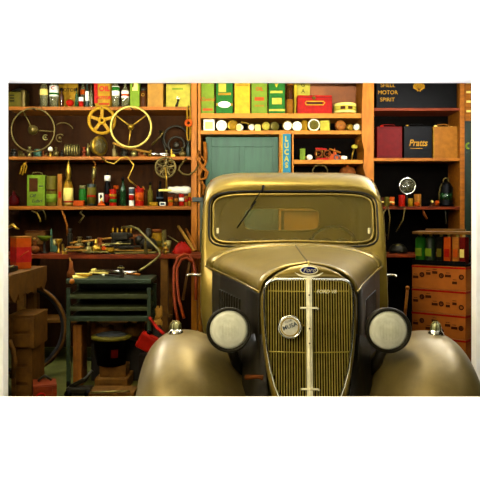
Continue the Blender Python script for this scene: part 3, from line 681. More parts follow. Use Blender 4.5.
tin('narrow tan tin with a red spot, left of the cream labelled bottle', 57.3, 61.8, 174, S3, 'tan', dep=.1, group=G3, decor=[('rect', .3, .9, .25, .45, 'red')])
vessel('stout bottle with cream and red label standing on the third shelf', 63.5, 73, 164, S3, 'mustard', 'oil', name='bottle', group=G3, lab=('cream', .04, .43), lab2=('red', .08, .12), cap='black')
tin('flat orange carton lying at the front of the third shelf', 73, 83.5, 200.5, S3, 'orange', dep=.08, d=7.25, name='carton', cat='carton')
t = vessel('green jar with dull white screw top on the third shelf', 79, 86.5, 186, S3, 'green', 'jar', d=7.36, name='jar', cat='jar', group=G3, cap='grey')
vessel('dark green and red ribbed tin with the silver tube hanging above', 87, 96, 184, S3, 'green_dark', 'can', name='tin', cat='tin', group=G3, lab=('olive', .1, .85), lab2=('red', .4, .5))
t = tin('small white card with black dot beside the dark bottle', 98.5, 103.5, 193, S3, 'white', dep=.04, name='box', cat='box', decor=[('ell', .5, .7, .25, .2, 'ink')])
t = thing('funnel', 'small glowing orange and cream funnel lying at the shelf edge', 'funnel', (X(101.5, 7.23), 7.23, S3))
part(t, 'bowl', MB().lathe([(.045,0),(.045,.008),(.012,.05)]), 'orange'); part(t, 'spout', MB().cyl((0,0,.045), (0,0,.085), .01, .007), 'cream')
vessel('tall dark bottle with pale neck band on the third shelf', 104.5, 110.5, 172, S3, 'black', 'bottle', group=G3, lab=('white', .74, .9), lab2=('deep_red', .1, .35))
vessel('round red toffee tin leaning between two dark bottles', 109.5, 116.5, 189, S3, 'red', 'can', name='tin', cat='tin', group=G3, d=7.24, lab=('green', .2, .4), lab2=('mustard', .55, .7))
vessel('small amber jar tucked behind the round red tin', 113, 119, 186, S3, 'amber_glass', 'jar', name='jar', cat='jar', group=G3, d=7.42, cap='orange')
vessel('grey green long neck bottle in the middle of the third shelf', 119.8, 126, 178, S3, 'green_glass', 'bottle', group=G3, cap='black')
vessel('white and red spark plug can beside the bright red can', 129, 134.2, 187.5, S3, 'white', 'can', name='can', cat='can', group=G3, lab=('red', .3, .6), lab2=('bluegrey', .65, .95))
t = vessel('bright red can with orange panel on the third shelf', 135.2, 144, 188, S3, 'red', 'can', name='can', cat='can', group=G3, lab=('orange', .28, .75))
part(t, 'spout', MB().cyl((.0,0,.18), (-.03,0,.215), .01), 'red')
t = thing('tin_scoop', 'brown tin scoop leaning behind the bright red can', 'scoop', (X(145.5, 7.34), 7.34, S3)); part(t, 'bowl', MB().lathe([(.03,0),(.035,.1),(.03,.17)], n=14, scale=(.8,.6)), 'brown'); part(t, 'handle', MB().tube([(0,0,.15),(-.03,0,.21)], .007), 'wood_orange')
vessel('squat grey green bottle right of the bright red can', 147.5, 153, 183, S3, 'olive', 'bottle', group=G3, cap='black')
vessel('blue black glass bottle with a thin pale band near the chainwheel', 156.5, 163.5, 181, S3, 'black', 'bottle', group=G3, lab=('bluegrey', .3, .36))
vessel('short cream round tin at the shelf edge under the blue black bottle', 149, 158, 202, S3, 'mustard', 'can', d=7.26, name='tin', cat='tin')
tin('tiny white matchbox at the shelf edge', 159.5, 165.5, 202, S3, 'white', dep=.04, d=7.235, name='matchbox', cat='box', decor=[('rect', .15, .85, .2, .8, 'bluegrey')])
for i, (a, b, y_, m1, m2, l_) in enumerate([(168,173,197,'orange','mustard','orange'), (174,178.5,195,'brown','tan','brown'), (179,184,194,'red','white','bright red'), (184.3,188,196,'tan','red','tan'), (188.3,191,193,'mustard','red','mustard')]):
    vessel('little %s spark plug tin in the row under the silver roll' % l_, a, b, y_, S3, m1, 'can', d=7.27, name='tin', cat='tin', group='small tins under the silver roll', lab=(m2, .4, .7))
t = thing('foil_roll', 'crumpled silver paper roll lying over the little tins', 'roll', (X(178.8, 7.3), 7.3, Z(190, 7.3)))
rr = [(.024,-.115),(.036,-.1),(.033,-.06),(.042,-.02),(.036,.02),(.043,.06),(.038,.1),(.026,.125)]
part(t, 'body', MB().lathe(rr, (0,0,0), 'X', 14), 'white'); part(t, 'support', MB().box((0,.03,-.07), (.24,.05,.09), .004), 'brown')
# hanging things under shelf two
t = thing('brass_plumb', 'brass pointed float hanging on a wire above the cream labelled bottle', 'plumb bob', (X(68.5, 7.215), 7.215, S2-.05))
part(t, 'body', MB().lathe([(.006,0),(.02,-.05),(.03,-.1),(.028,-.15),(.02,-.18),(.022,-.21)]), 'brass'); part(t, 'wire', MB().tube([(0,0,.013),(.004,0,.006),(0,0,0)], .003), 'steel')
t = thing('grease_gun', 'short silver tube hanging on a wire hook above the dark green tin', 'grease gun', (X(94.5, 7.24), 7.24, S2-.048))
part(t, 'body', MB().cyl((0,0,-.07), (-.012,0,-.19), .02), 'steel'); part(t, 'cap', MB().lathe([(.021,0),(.021,.02)], (-.001,0,-.075)), 'brass'); part(t, 'wire', MB().tube([(-.02,0,.008),(0,0,-.01),(.012,0,-.03),(.0,0,-.07)], .004), 'rope'); part(t, 'nozzle', MB().cyl((-.012,0,-.19), (-.014,0,-.24), .008,.004), 'brass')
rod('bent_strap', 'long bent steel strap zigzagging down from the second shelf', 'strap', [(101.5,157.5,7.19),(107,162,7.08),(114,164,7.08),(121,158,7.08),(127,156.5,7.1),(134,165,7.09),(128,178,7.1),(130,181,7.1),(137,186.5,7.12)], .0075, 'brass')
rod('wire_hook', 'curved brass wire hook hanging from the second shelf near the post', 'hook', [(186,158.5,7.19),(180,166,7.1),(178.5,170,7.1),(183,174,7.1),(189,175,7.1),(195,171,7.1),(199,164,7.1)], .009, 'old_brass')
# ---------------------------------------------------------------- middle bay top row
GM = 'oil tins in the bright middle row'
MS = [(201.2,214.2,'lime','tall pale green oil tin with orange script at the left end of the bright row',[('text','Castrol',.5,.36,.055,'orange',.9,.3,.001),('rect',.1,.9,.08,.14,'orange'),('rect',.25,.9,.76,.82,'orange')]),
      (216,232.8,'green','green oil tin with cream pictures and a white oval',[('rect',.15,.6,.55,.95,'lemon'),('rect',.12,.9,.47,.53,'mustard'),('rect',0,1,.2,.27,'mustard'),('ell',.5,.235,.38,.08,'white')]),
      (234.5,250,'yellow','plain bright yellow tin in the middle row',[('rect',.1,.9,.7,.74,'mustard')]),
      (251.5,267.2,'lime','yellow green tin with blurred orange lettering',[('text','OIL',.5,.62,.05,'orange',1,0,.002),('rect',.2,.8,.33,.42,'orange'),('rect',.2,.9,.88,.93,'orange'),('rect',.2,.8,.18,.23,'mustard')]),
      (268.8,285,'green','green tin with cream triangle, cream block and yellow bands',[('rect',0,1,.89,.94,'lemon'),('rect',0,1,.07,.12,'lemon'),('rect',.1,.85,.52,.58,'lemon'),('rect',.2,.8,.24,.4,'lemon'),('text','V',.47,.72,.06,'yellow',1,0,.004)])]
for a, b, m_, l_, dc in MS: tin(l_, a, b, 74, T1, m_, dep=.13, group=GM, decor=dc)
vessel('brown glass and cork flask between the green tin and the red box', 286, 293.5, 80, T1, 'amber_glass', 'jar', cap='wood_orange', lab=('tan', .05, .45), d=7.36, name='flask')
t = tin('upright yellow packet with black letters G and A behind the red box', 294.5, 310, 74, T1, 'lemon', dep=.05, d=7.53, name='packet', cat='packet', decor=[('text','G',.55,.745,.06,'ink'),('text','A',.55,.6,.06,'ink')])
tin('tall thin yellow booklet leaning at the left of the red box', 294, 297, 84, T1, 'yellow', dep=.08, d=7.46, name='booklet', cat='booklet')
t = thing('tool_case', 'vermilion metal case with a yellow oval slot and a clasp', 'case', (X(314.5, 7.3), 7.34, T1))
w_ = X(332, 7.25)-X(297, 7.25)
part(t, 'body', MB().box((0,0,.1), (w_,.13,.2), .008), 'red'); part(t, 'slot_trim', MB().tube([(-.1+.0,-.068,.12),(-.09,-.068,.135),(.09,-.068,.135),(.105,-.068,.12),(.09,-.068,.098),(-.09,-.068,.098)], .005, closed=True), 'yellow')
part(t, 'slot', MB().box((.0,-.0655,.116), (.16,.004,.022)), 'brown'); c_ = part(t, 'clasp', MB().sphere((-.01,-.07,.17), .02, (1,.5,.8)).cyl((-.01,-.07,.15),(-.01,-.07,.2),.006), 'olive')
part(t, 'lid_seam', MB().box((.0,-.0655,.178), (w_*.98,.003,.005)), 'maroon')
t = thing('tape_roll', 'wide flat roll of cream paper tape with dark print', 'tape', (X(345, 7.32), 7.32, T1))
part(t, 'body', MB().lathe([(.11,.012),(.118,.02),(.118,.11),(.11,.115),(.085,.115),(.085,.1)], n=36), 'cream'); part(t, 'printed_band', MB().lathe([(.1195,.035),(.1195,.085)], n=36), 'lemon')
for k, a in enumerate((-1.9,-1.25)): part(t, 'print_block', MB().box((.1205*math.cos(a), .1205*math.sin(a), .06), (.05,.004,.03), 0, (0,0,a+PI/2)), 'brown')
part(t, 'base_disc', MB().lathe([(.09,0),(.1,.014)], n=30), 'rust')
# gauges
GG = 'gauges and dials along the narrow shelf'
t = tin('square white gauge box at the left end of the gauge shelf', 203.5, 214.5, 119.5, T2, 'white', dep=.08, d=7.28, name='gauge_box', cat='box', decor=[('rect', .15, .85, .15, .8, 'cream')])
def gauge(label, cx, cy, R, face, rimm, sx=1, yaw=0, dep=.05, needle=True):
    d = 7.26; R = R*d/F; zc = T2+R+.002
    t = thing('gauge', label, 'gauge', (X(cx, d), d, T2), (0,0,yaw), GG)
    part(t, 'case', MB().lathe([(R*.85,-dep),(R,-dep*.8),(R,0),(R*.9,.006)], (0,0,R), 'Y', 26), rimm)
    fc = part(t, 'dial', MB().lathe([(R*.86,.002),(R*.8,.0075),(1e-5,.0075)], (0,0,R), 'Y', 26), face)
    part(fc, 'scale_ring', MB().ring((0,-.0085,R), R*.62, R*.035, n=24, a0=-.6, a1=3.7), 'grey')
    if needle: part(fc, 'needle', MB().tube([(0,-.0095,R),(R*.45,-.0095,R+R*.4)], .0012, 5), 'ink')
    return t
for a in [('wide pale oval gauge beside the white gauge box',221.5,124,5.4,'white','nickel',0),('tarnished brass gauge third along the narrow shelf',233,124,5.6,'mustard','brass',.3),('small pale dial leaning on the tarnished brass gauge',239,126.5,3.6,'cream','nickel',-.3),
          ('pale round dial on the end of a brass stalk',251.5,126,3.7,'white','brass',.2),('brass faced round gauge left of centre on the narrow shelf',266,124.5,4.6,'lemon','brass',.2),('gunmetal gauge with dark centre beside the brass faced gauge',275,124.5,4.6,'olive','steel',.4),
          ('bright white dial, left of the white pair above the blue tin',287.5,124.5,5.2,'white','brass',0),('bright white dial, right of the white pair',297,124.5,4.8,'white','nickel',-.1),
          ('large dark faced gauge with nickel rim on the narrow shelf',314,123.5,6,'olive','nickel',0),('orange brown round cap with screws on the gauge shelf',340.5,124.5,5.4,'wood_orange','rust',0),
          ('small brass dial tilted near the right end of the gauge shelf',350.5,126,3.6,'mustard','brass',.6),('last silver dial at the right end of the gauge shelf',356.6,125.5,3.8,'white','steel',-.5)]:
    gauge(a[0], a[1], a[2], a[3], a[4], a[5], yaw=a[6])
rod('brass_stalk', 'forked brass stalk lying between two pale dials on the gauge shelf', 'stalk', [(241,122,7.24),(246,123,7.24),(250,125,7.24)], .008, 'brass')
tin('small cream square meter between the stalk dial and the brass gauge', 255, 260.5, 124.5, T2, 'cream', dep=.05, d=7.25, name='meter', cat='gauge')
tin('tilted brass bezel standing between the white pair and the large gauge', 302.5, 307, 120.5, T2, 'mustard', dep=.04, d=7.26, name='bezel', cat='gauge', rz=.6)
t = tin('square cream ammeter right of the large dark gauge', 321, 330, 120.5, T2, 'lemon', dep=.07, d=7.26, name='ammeter', cat='gauge', rz=-.3)
# teal cupboard door, LUCAS tin
t = thing('cupboard_door', 'teal green panelled cupboard door standing behind the car roof', 'door', (X(242, 7.4), 7.4, .9))
w_ = X(278.2, 7.4)-X(206, 7.4); h_ = T2-.05-.9
part(t, 'slab', MB().box((0,0,h_/2), (w_,.03,h_), .004), 'teal')
for s in (-1, 1):
    part(t, 'stile', MB().box((s*(w_/2-.03),-.022,h_/2), (.06,.016,h_), .003), 'teal')
for z_ in (.05, h_*.35, h_*.64, h_-.06): part(t, 'rail', MB().box((0,-.022,z_), (w_-.12,.016,.07 if z_ < h_-.1 else .09), .003), 'teal')
part(t, 'mullion', MB().box((0,-.022,h_/2), (.05,.014,h_-.2), .003), 'teal')
t = tin('tall teal blue and yellow tin lettered LUCAS standing above the car roof', 282.2, 290.8, 133.8, 1.55, 'sky_blue', dep=.10, d=7.2, name='tin', cat='tin')
hh = Z(133.8, 7.15)-1.55
for k, ch in enumerate('LUCAS'): text(t, ch, .075, (0,-.0525,hh-.055-.068*k), 'lemon', squash=.85, bold=.003)
part(t, 'side_stripe', MB().box((-.0455,-.002,hh/2), (.012,.101,hh)), 'yellow')
# small right compartment
tin('small pale green oil filter box in the compartment right of the LUCAS tin', 300, 305.3, 148.5, T3, 'lime', dep=.06, d=7.27, name='box', cat='box')
t = thing('horn_bulb', 'small white glass ball beside the pale green box', 'bulb', (X(309.5, 7.26), 7.26, T3)); part(t, 'bulb', MB().sphere((0,0,.03), .028, (1.15,1,1)), 'white'); part(t, 'collar', MB().cyl((-.03,0,.03), (-.05,0,.028), .012), 'brass')
t = thing('toy_engine', 'red and brass valve assembly with round flywheels in the small compartment', 'machine part', (X(322, 7.3), 7.3, T3))
part(t, 'base', MB().box((0,0,.012), (.13,.08,.024), .004), 'red'); part(t, 'beam', MB().box((-.01,0,.12), (.12,.03,.02), .004, (0,.08,0)), 'red')
for dx in (-.04,.05): part(t, 'flywheel', MB().ring((dx,-.03,.068), .034, .008, n=24).cyl((dx,-.035,.068),(dx,.01,.068),.008), 'rust')
part(t, 'post', MB().cyl((-.06,0,.02), (-.06,0,.12), .008).cyl((.0,0,.02), (.0,0,.12), .008), 'brass')
t = thing('brake_lever', 'orange brown cast brackets heaped right of the red valve assembly', 'machine part', (X(334.5, 7.32), 7.32, T3))
part(t, 'body', MB().prism([(-.07,0),(.07,0),(.06,.05),(.02,.06),(.0,.13),(-.02,.06),(-.06,.09)], -.03, .03), 'orange'); part(t, 'arm', MB().tube([(-.06,-.03,.12),(.06,-.03,.08)], .01), 'wood_orange'); part(t, 'washer', MB().ring((.02,-.04,.03), .025, .006, n=20), 'bluegrey')
t = thing('ladle', 'pale oval metal ladle standing in the right corner of the small compartment', 'ladle', (X(353.5, 7.3), 7.3, T3))
part(t, 'handle', MB().tube([(-.02,0,.01),(-.01,0,.07),(.005,0,.12)], .008), 'brass'); part(t, 'bowl', MB().sphere((.012,0,.145), .03, (1.1,.5,.75)), 'lemon')
single('nickel_nut', 'small nickel hose nut at the shelf edge near the ladle', 'nut', MB().lathe([(.02,-.03),(.022,.0),(.016,.03)], (0,0,.022), 'X', 6), 'nickel', (X(344, 7.24), 7.24, T3))
rod('wire_loop', 'thin brass wire loop standing just above the car roof', 'wire', [(313,177,7.25),(312.5,170,7.25),(315,166,7.25),(320,164.9,7.25),(325,166,7.25),(327.5,170,7.25),(327,177,7.25)], .006, 'old_brass')
t = thing('brass_burner', 'copper dome burner with knob rising just above the car roof', 'burner', (X(347.5, 7.3), 7.3, Z(172.5, 7.3)))
part(t, 'dome', MB().lathe([(.09,-.08),(.088,0),(.075,.035),(.045,.055),(.02,.06)]), 'rust'); part(t, 'stand', MB().cyl((0,0,-.36), (0,0,-.08), .05), 'iron'); part(t, 'band', MB().lathe([(.094,-.05),(.094,-.03)], n=28), 'brass'); part(t, 'knob', MB().lathe([(.03,.055),(.012,.064),(.016,.07),(1e-5,.08)]), 'orange')
# ---------------------------------------------------------------- right bay
t = tin('black petrol tin lettered SHELL MOTOR SPIRIT with a gold scallop', 376.5, 457, 70, R1, 'black', dep=.2, h=.36, d=7.36, decor=[('text','SHELL',.1+.04,.68,.058,'gold'),('text','MOTOR',.1+.04,.47,.058,'gold'),('text','SPIRIT',.1+.035,.26,.058,'gold')])
sc_ = [(0,-.04),(-.018,-.045),(-.022,-.03)]
for k in range(9):
    a = PI+.25-k*(PI+.5)/8; sc_.append((.064*math.cos(a), .004+.056*math.sin(a)))
    if k < 8: a2 = a-(PI+.5)/16; sc_.append((.058*math.cos(a2), .004+.05*math.sin(a2)))
sc_ += [(.022,-.03),(.018,-.045)]
e_ = part(t, 'scallop_emblem', MB().prism(sc_, -.1045, -.1, c=(.022,0,.225)), 'gold', 'gold scallop emblem')
ribs = MB()
for k in range(7):
    a = PI-.25-k*(PI-.5)/6; ribs.tube([(.022,-.106,.19), (.022+.052*math.cos(a),-.106,.229+.042*math.sin(a))], .0015, 5)
part(e_, 'rib_lines', ribs, 'brown')
GT = 'two gallon petrol tins on the second right shelf'
t = tin('deep red petrol tin with brass cap, left of the black PRATTS tin', 377, 402.3, 126.5, R2, 'deep_red', dep=.16, d=7.34, group=GT, cap=(-.25,'red'), handle='deep_red', decor=[('rect',.06,.94,.93,.95,'maroon'),('rect',.06,.94,.06,.08,'maroon')])
t = tin('black petrol tin with gold script reading Pratts', 404, 432, 126, R2, 'black', dep=.16, d=7.34, group=GT, cap=(-.32,'brass'), handle='black', decor=[('text','Pratts',.5,.47,.095,'gold',.85,.25,.002),('rect',.22,.66,.3,.315,'gold')])
t = tin('rusty tan petrol tin with pale cap, right of the black Pratts tin', 433.2, 457.6, 126.5, R2, 'tan', dep=.16, d=7.34, group=GT, cap=(-.32,'cream'), handle='tan', decor=[('rect',.0,.03,0,1,'mustard')])
part(t, 'filler', MB().cyl((.085,0,.3), (.09,0,.345), .01), 'cream')
# third right shelf
t = thing('car_lamp', 'round chrome lamp glinting on the right hand shelf', 'lamp', (X(407.5, 7.28), 7.28, R3))
part(t, 'stand', MB().cyl((0,.03,0), (0,.03,.13), .01), 'iron'); part(t, 'bowl', MB().lathe([(1e-5,-.07),(.05,-.055),(.08,-.02),(.086,0),(.08,-.002),(.05,-.04),(1e-5,-.05)], (0,0,.215), 'Y', 30), 'chrome')
part(t, 'rim', MB().ring((0,-.002,.215), .083, .008), 'chrome'); part(t, 'lens', MB().lathe([(.08,.002),(.05,.014),(1e-5,.02)], (0,0,.215), 'Y', 30), 'clear_glass'); part(t, 'shade_cap', MB().sphere((.02,-.0,.195), .03, (1,.6,1)), 'iron')
RJ = [(380,384,196,'brown','jar','brown bottle half hidden by the car roof on the right shelf'),(384.5,389,197,'olive','can','dull green can left of the orange tins on the right shelf'),(389.5,394.5,197,'orange','can','orange tin left of the bright red tin on the right shelf'),(398.5,405,195,'red','can','bright red tin below the round chrome lamp'),
      (408,413,197,'mustard','jar','mustard jar right of the bright red tin'),(414,421,194,'tan','can','wide tan tin in the middle of the right shelf')]
for a, b, y_, m_, k, l_ in RJ: vessel(l_, a, b, y_, R3, m_, k, name='tin' if k == 'can' else 'jar', cat='tin' if k == 'can' else 'jar', group='small tins on the third right shelf', lab=('cream', .35, .5) if m_ in ('orange', 'brown') else None, d=7.29)
single('orange_dome', 'orange rubber ball lying before the wide tan tin', 'ball', MB().sphere((0,0,.025), .025, (1.2,1,1)), 'orange', (X(417, 7.22), 7.22, R3))
t = thing('carburettor', 'tan and orange carburettor with a pale cap near the dark lantern', 'carburettor', (X(434, 7.26), 7.26, R3))
part(t, 'body', MB().prism([(-.05,0),(.05,0),(.04,.05),(.0,.05),(-.03,.03)], -.03, .03), 'brown'); part(t, 'bowl', MB().lathe([(.02,0),(.022,.04),(.014,.05)], (.025,-.03,.01)), 'orange'); part(t, 'cap', MB().sphere((-.025,-.02,.05), .014), 'cream')
t = thing('lantern', 'dark iron lantern with a brass edge on the right shelf', 'lantern', (X(446, 7.32), 7.32, R3))
part(t, 'body', MB().lathe([(.075,0),(.08,.02),(.07,.03),(.07,.2),(.05,.24),(.03,.26)]), 'black'); part(t, 'top_ring', MB().ring((0,0,.27), .03, .006), 'old_brass'); part(t, 'edge', MB().tube([(-.075,-.02,.02),(-.08,-.02,.14),(-.05,-.02,.24)], .006), 'old_brass'); part(t, 'glass', MB().lathe([(.072,.07),(.072,.14)]), 'green_glass')
for pts_, l_ in (([(399,207,7.195),(390,204,7.05),(384,212,6.95),(382,225,6.95),(386,236,6.95)],'brass wire loop hanging left beside the car roof on the right'),([(400,207,7.195),(405,208,7.0),(403,220,6.98),(396,232,6.98)],'brass wire loop hanging right beside the car roof'),([(394,205.8,7.25),(394,205.6,7.19),(388,205,7.05),(390,218,7.02),(388,240,7.02)],'middle dangling wire beside the car roof')):
    rod('cable', l_, 'cable', pts_, .006, 'old_brass', group='wires hanging off the right shelf')
rod('hanging_tool', 'short rusty tool hanging under the third right shelf', 'tool', [(423,209.7,7.24),(424,214,7.24),(427,219,7.24)], [.006,.014,.012], 'rust')
rod('hanging_tool', 'dark thin tool hanging under the dark lantern', 'tool', [(445,209.9,7.24),(446,216,7.24),(446,224,7.24)], [.006,.01,.008], 'iron')
# green panel and slatted box right of the last post
t = thing('green_board', 'dark green board with a pale ring standing at the far right wall', 'board', (X(468, 7.23), 7.25, 0))
part(t, 'slab', MB().box((0,0,Z(121, 7.23)/2), (X(471.3, 7.23)-X(465.3, 7.23), .03, Z(121, 7.23)), .003), 'green_dark'); part(t, 'ring', MB().ring((.012,-.02,Z(146, 7.23)), .03, .01, a0=PI*.5, a1=PI*1.5, n=20), 'lime')
t = thing('slatted_crate', 'orange crate with pale slats high on the far right', 'crate', (X(468, 7.25), 7.32, Z(120.5, 7.23)))
part(t, 'body', MB().box((0,0,.25), (.06,.14,.5), .003), 'wood_orange')
for z_ in (.1,.2,.3,.4): part(t, 'slat', MB().box((.006,-.073,z_), (.046,.008,.022)), 'cream')
# ropes on the middle post
for i, pts_ in enumerate([[(199,151,7.186),(197,158,7.1),(201,164,7.05),(206,170,7.04),(205,178,7.05)],[(200,155,7.186),(206,162,7.06),(202,170,7.04),(199,176,7.04),(203,184,7.06),(207,190,7.06)],[(198,160,7.186),(202,168,7.02),(208,172,7.02),(206,178,7.02),(200,180,7.04),(198,174,7.05)],[(200,178,7.186),(204,186,7.04),(203,195,7.06)]]):
    rod('rope', ['thick rope strand hanging over the middle post, highest','twisted rope strand curling down the middle post','tangled rope coil hugging the car roof corner','short rope end hanging lowest on the middle post'][i], 'rope', pts_, .012, 'rope', 'ropes hung on the middle post')
rod('wooden_plank', 'short upright orange slat left of the teal cupboard door', 'slat', [(204.5,142,7.28),(205.5,152,7.28),(205,162,7.28)], [.018,.022,.024], 'wood_orange')
t = thing('bluegreen_strap', 'blue green iron strap running down beside the cab on the middle post', 'strap', (X(201.5, 7.1), 7.1, Z(260, 7.1)))
part(t, 'bar', MB().box((0,0,.32), (.03,.02,.64), .004), 'cart_blue'); part(t, 'clip', MB().box((-.04,0,.62), (.11,.03,.05), .006), 'green_dark')
# ---------------------------------------------------------------- rear workbench
BD = 6.62; BZ = Z(254.5, BD)
t = thing('workbench', 'long wooden workbench along the back wall buried in tools', 'workbench', (X(105, BD), BD, 0))
part(t, 'bench_top', MB().box(((X(201, BD)-2.39)/2-X(105, BD),.28,BZ-.02), (X(201, BD)+2.39, .56, .042), .004), 'wood_red')
for xx in (20, 164): 
    for dd in (.05,.5): part(t, 'leg', MB().box((X(xx, BD)-X(105, BD), dd, (BZ-.042)/2), (.07,.07,BZ-.042), .004), 'wood_brown')
part(t, 'lower_shelf', MB().box((-.1,.28,.42), (1.4,.38,.03), .003), 'wood_brown')
def on_bench(px, d=None): d = d or BD+.2; return (X(px, d), d, BZ+.001)
BG = 'clutter on the rear workbench'
t = thing('storage_box', 'dusty wooden storage box on the back of the bench above the orange carton', 'box', on_bench(38, 7.05))
part(t, 'body', MB().box((0,0,.11), (.2,.2,.22), .004), 'brown'); part(t, 'front', MB().box((0,-.105,.14), (.19,.01,.11), .003), 'wood_brown'); part(t, 'knob', MB().sphere((0,-.12,.14), .012), 'brass')
t = thing('enamel_dish', 'pale green enamel dish and rag on the bench left', 'dish', on_bench(44.5, 6.84)); part(t, 'bowl', MB().lathe([(.03,.12),(.06,.15),(.075,.17),(.07,.17)]), 'lime'); part(t, 'stand', MB().lathe([(.05,0),(.012,.02),(.012,.12)]), 'iron')
t = thing('tap_valve', 'little brass bell shaped valve on the bench left', 'valve', on_bench(58.5, 6.85)); part(t, 'body', MB().lathe([(.035,0),(.012,.02),(.012,.08),(.04,.13),(.036,.14)]), 'brass')
names = [(15,23,'iron','casting','low dark engine casting at the left end of the bench'),(50,57,'teal','bracket','green bracket left of the brass bell valve'),(66,74,'iron','carburettor','iron carburettor above the stacked boards'),
         (76,83,'old_brass','valve','brass valve on the bench behind the stacked boards'),(85,93,'iron','casting','tall dark casting left of the vice'),(96,104,'rust','casting','rusty round casting below the pale bottle neck'),(137,143,'rust','casting','rusty pot shaped casting left of the big jar'),(146,151,'iron','valve','dark valve just left of the big jar'),(163,171,'steel','bracket','grey bracket right of the big jar')]
for a, b, m_, k, l_ in names: junk_piece(k, l_, a, b, random.choice((12,15,18)), m_, BZ, (6.84, 7.06)[(a//9) % 2], BG)
more = [(62,68,'brass','bracket','bright brass bracket at the front edge of the bench above the orange oil can',8),(86,91,'steel','valve','small steel valve at the bench front right of the board pile',9),(94,98,'brass','valve','tiny brass valve at the bench front left of the clay pot',11),
        (143,148,'old_brass','carburettor','dull brass carburettor at the bench front inside the bent pipe elbow',12),(163,168,'brass','casting','bright brass casting at the bench front left of the red rag',9),(32,38,'rust','valve','rusty valve at the bench front beside the orange carton',10)]
for a, b, m_, k, l_, h_ in more: junk_piece(k, l_, a, b, h_, m_, BZ+.001, 6.66, BG)
rod('long_bar', 'long pale bar lying aslant over the bench left of the vice', 'bar', [(70,243,6.95),(112,238,7.0)], .010, 'wood_pale')
# vice
t = thing('bench_vice', 'big dark bench vice with a row of white topped bits on the bench', 'vice', on_bench(122, 6.88))
part(t, 'body', MB().box((0,.04,.07), (.2,.16,.14), .02).box((.0,-.02,.175), (.19,.08,.05), .012).cyl((-.11,-.02,.175),(.11,-.02,.175),.018), 'iron'); part(t, 'jaw', MB().box((.0,-.10,.17), (.16,.05,.07), .01), 'iron')
part(t, 'screw', MB().cyl((0,-.1,.1), (0,-.24,.1), .02), 'steel'); part(t, 'handle', MB().cyl((-.12,-.24,.1), (.12,-.24,.1), .008), 'steel')
for k in range(5): part(t, 'drill_bit', MB().cyl((-.09+.045*k,0,.19), (-.09+.045*k,0,.235), .008).sphere((-.09+.045*k,0,.24), .009), 'mustard')
t = thing('anvil_block', 'low orange brown block with wheels behind the vice', 'block', on_bench(131, 7.1)); part(t, 'body', MB().box((0,.01,.09), (.32,.12,.18), .02), 'rust')
for dx in (-.1,.1): part(t, 'wheel', MB().lathe([(.05,-.015),(.05,.015)], (dx,-.08,.12), 'Y', 18), 'iron')
# big jar
t = thing('storage_jar', 'big dusty glass storage jar with an iron lid on the bench', 'jar', on_bench(157, 6.95))
part(t, 'body', MB().lathe([(.045,0),(.055,.02),(.055,.15),(.045,.18),(.045,.2)]), 'mustard'); part(t, 'lid', MB().lathe([(.05,.2),(.052,.23),(.03,.235)]), 'rust'); part(t, 'paper_label', MB().lathe([(.056,.06),(.056,.12)]), 'olive')
t = thing('rag', 'bright red rag bundled on the bench beside the leaning slats', 'rag', on_bench(182, 6.75))
P = []
for i in range(9):
    row = []
    for j in range(20):
        a = 2*PI*j/20; h = i/8; r = .085*math.cos(h*1.45)**.6*(1+.12*math.sin(5*a+h*4)); row.append((r*math.cos(a)*1.05, r*math.sin(a)*.8, .11*h*(1+.1*math.sin(3*a))))
    P.append(row)
part(t, 'cloth', MB().grid(P, close=True), 'red')
GS = 'wooden slats leaning by the middle post'
rod('wooden_plank', 'long pale slat leaning on the bench next to the red rag', 'slat', [(178.5,226.5,7.3),(194,250.5,6.75)], .016, 'wood_pale', GS)
rod('wooden_plank', 'darker orange slat leaning just right of the pale slat', 'slat', [(186,229,7.3),(196.5,250,6.85)], .013, 'wood_orange', GS)
rod('steel_rod', 'thin silver rod lying over the bench left of the red rag', 'rod', [(168,236,7.0),(178,242,6.8)], .006, 'steel')
# sheets / boards stacked on bench front
for i, (x0, x1, y, m_, l_) in enumerate([(66,80,247.5,'wood_orange','short orange board on the left pile of the bench'),(66,86,250.5,'wood_pale','pale board on the left pile under the short orange board'),(82,108,252,'steel','long steel ruler lying flat right of the board pile'),
        (118,140,247,'iron','dark steel plate topmost of the plates under the bent pipe'),(112,150,250.5,'wood_pale','pale plank below the dark steel plate'),(108,156,253,'steel','long silver strip at the bottom of the plate pile')]):
    d = 6.58+.02*i; zt = Z(y, d)
    single('board' if 'board' in l_ or 'plank' in l_ else 'metal_strip', l_, 'board', MB().box((0,.05,0), (X(x1, d)-X(x0, d), .16, .014), .003, (0,.02*(-1)**i,0)), m_, ((X(x0, d)+X(x1, d))/2, d+.03, zt), group=BG)
t = thing('cable_reel', 'small reel of pale wire at the front of the bench below the vice', 'reel', on_bench(110, 6.68)); part(t, 'drum', MB().lathe([(.05,0),(.05,.01),(.03,.014),(.03,.07),(.05,.074),(.05,.084)]), 'iron'); part(t, 'wire', MB().lathe([(.04,.016),(.044,.04),(.04,.066)]), 'mustard')
t = thing('glue_pot', 'orange clay pot with a cream rim beside the wire reel', 'pot', on_bench(105.5, 6.78)); part(t, 'body', MB().lathe([(.03,0),(.045,.04),(.035,.08)]), 'orange'); part(t, 'rim', MB().lathe([(.038,.078),(.04,.09),(.03,.09)]), 'cream')
rod('bent_pipe', 'long silver pipe bent in an elbow reaching from the vice down to the tool cart', 'pipe', [(122,227.5,6.7),(131,226.5,6.6),(138,229,6.5),(145,236,6.4),(153,244,6.3),(159.5,251,6.2),(160,255,6.15),(155,260,6.05),(147,266,6.0),(139,271,5.95)], .011, 'steel')
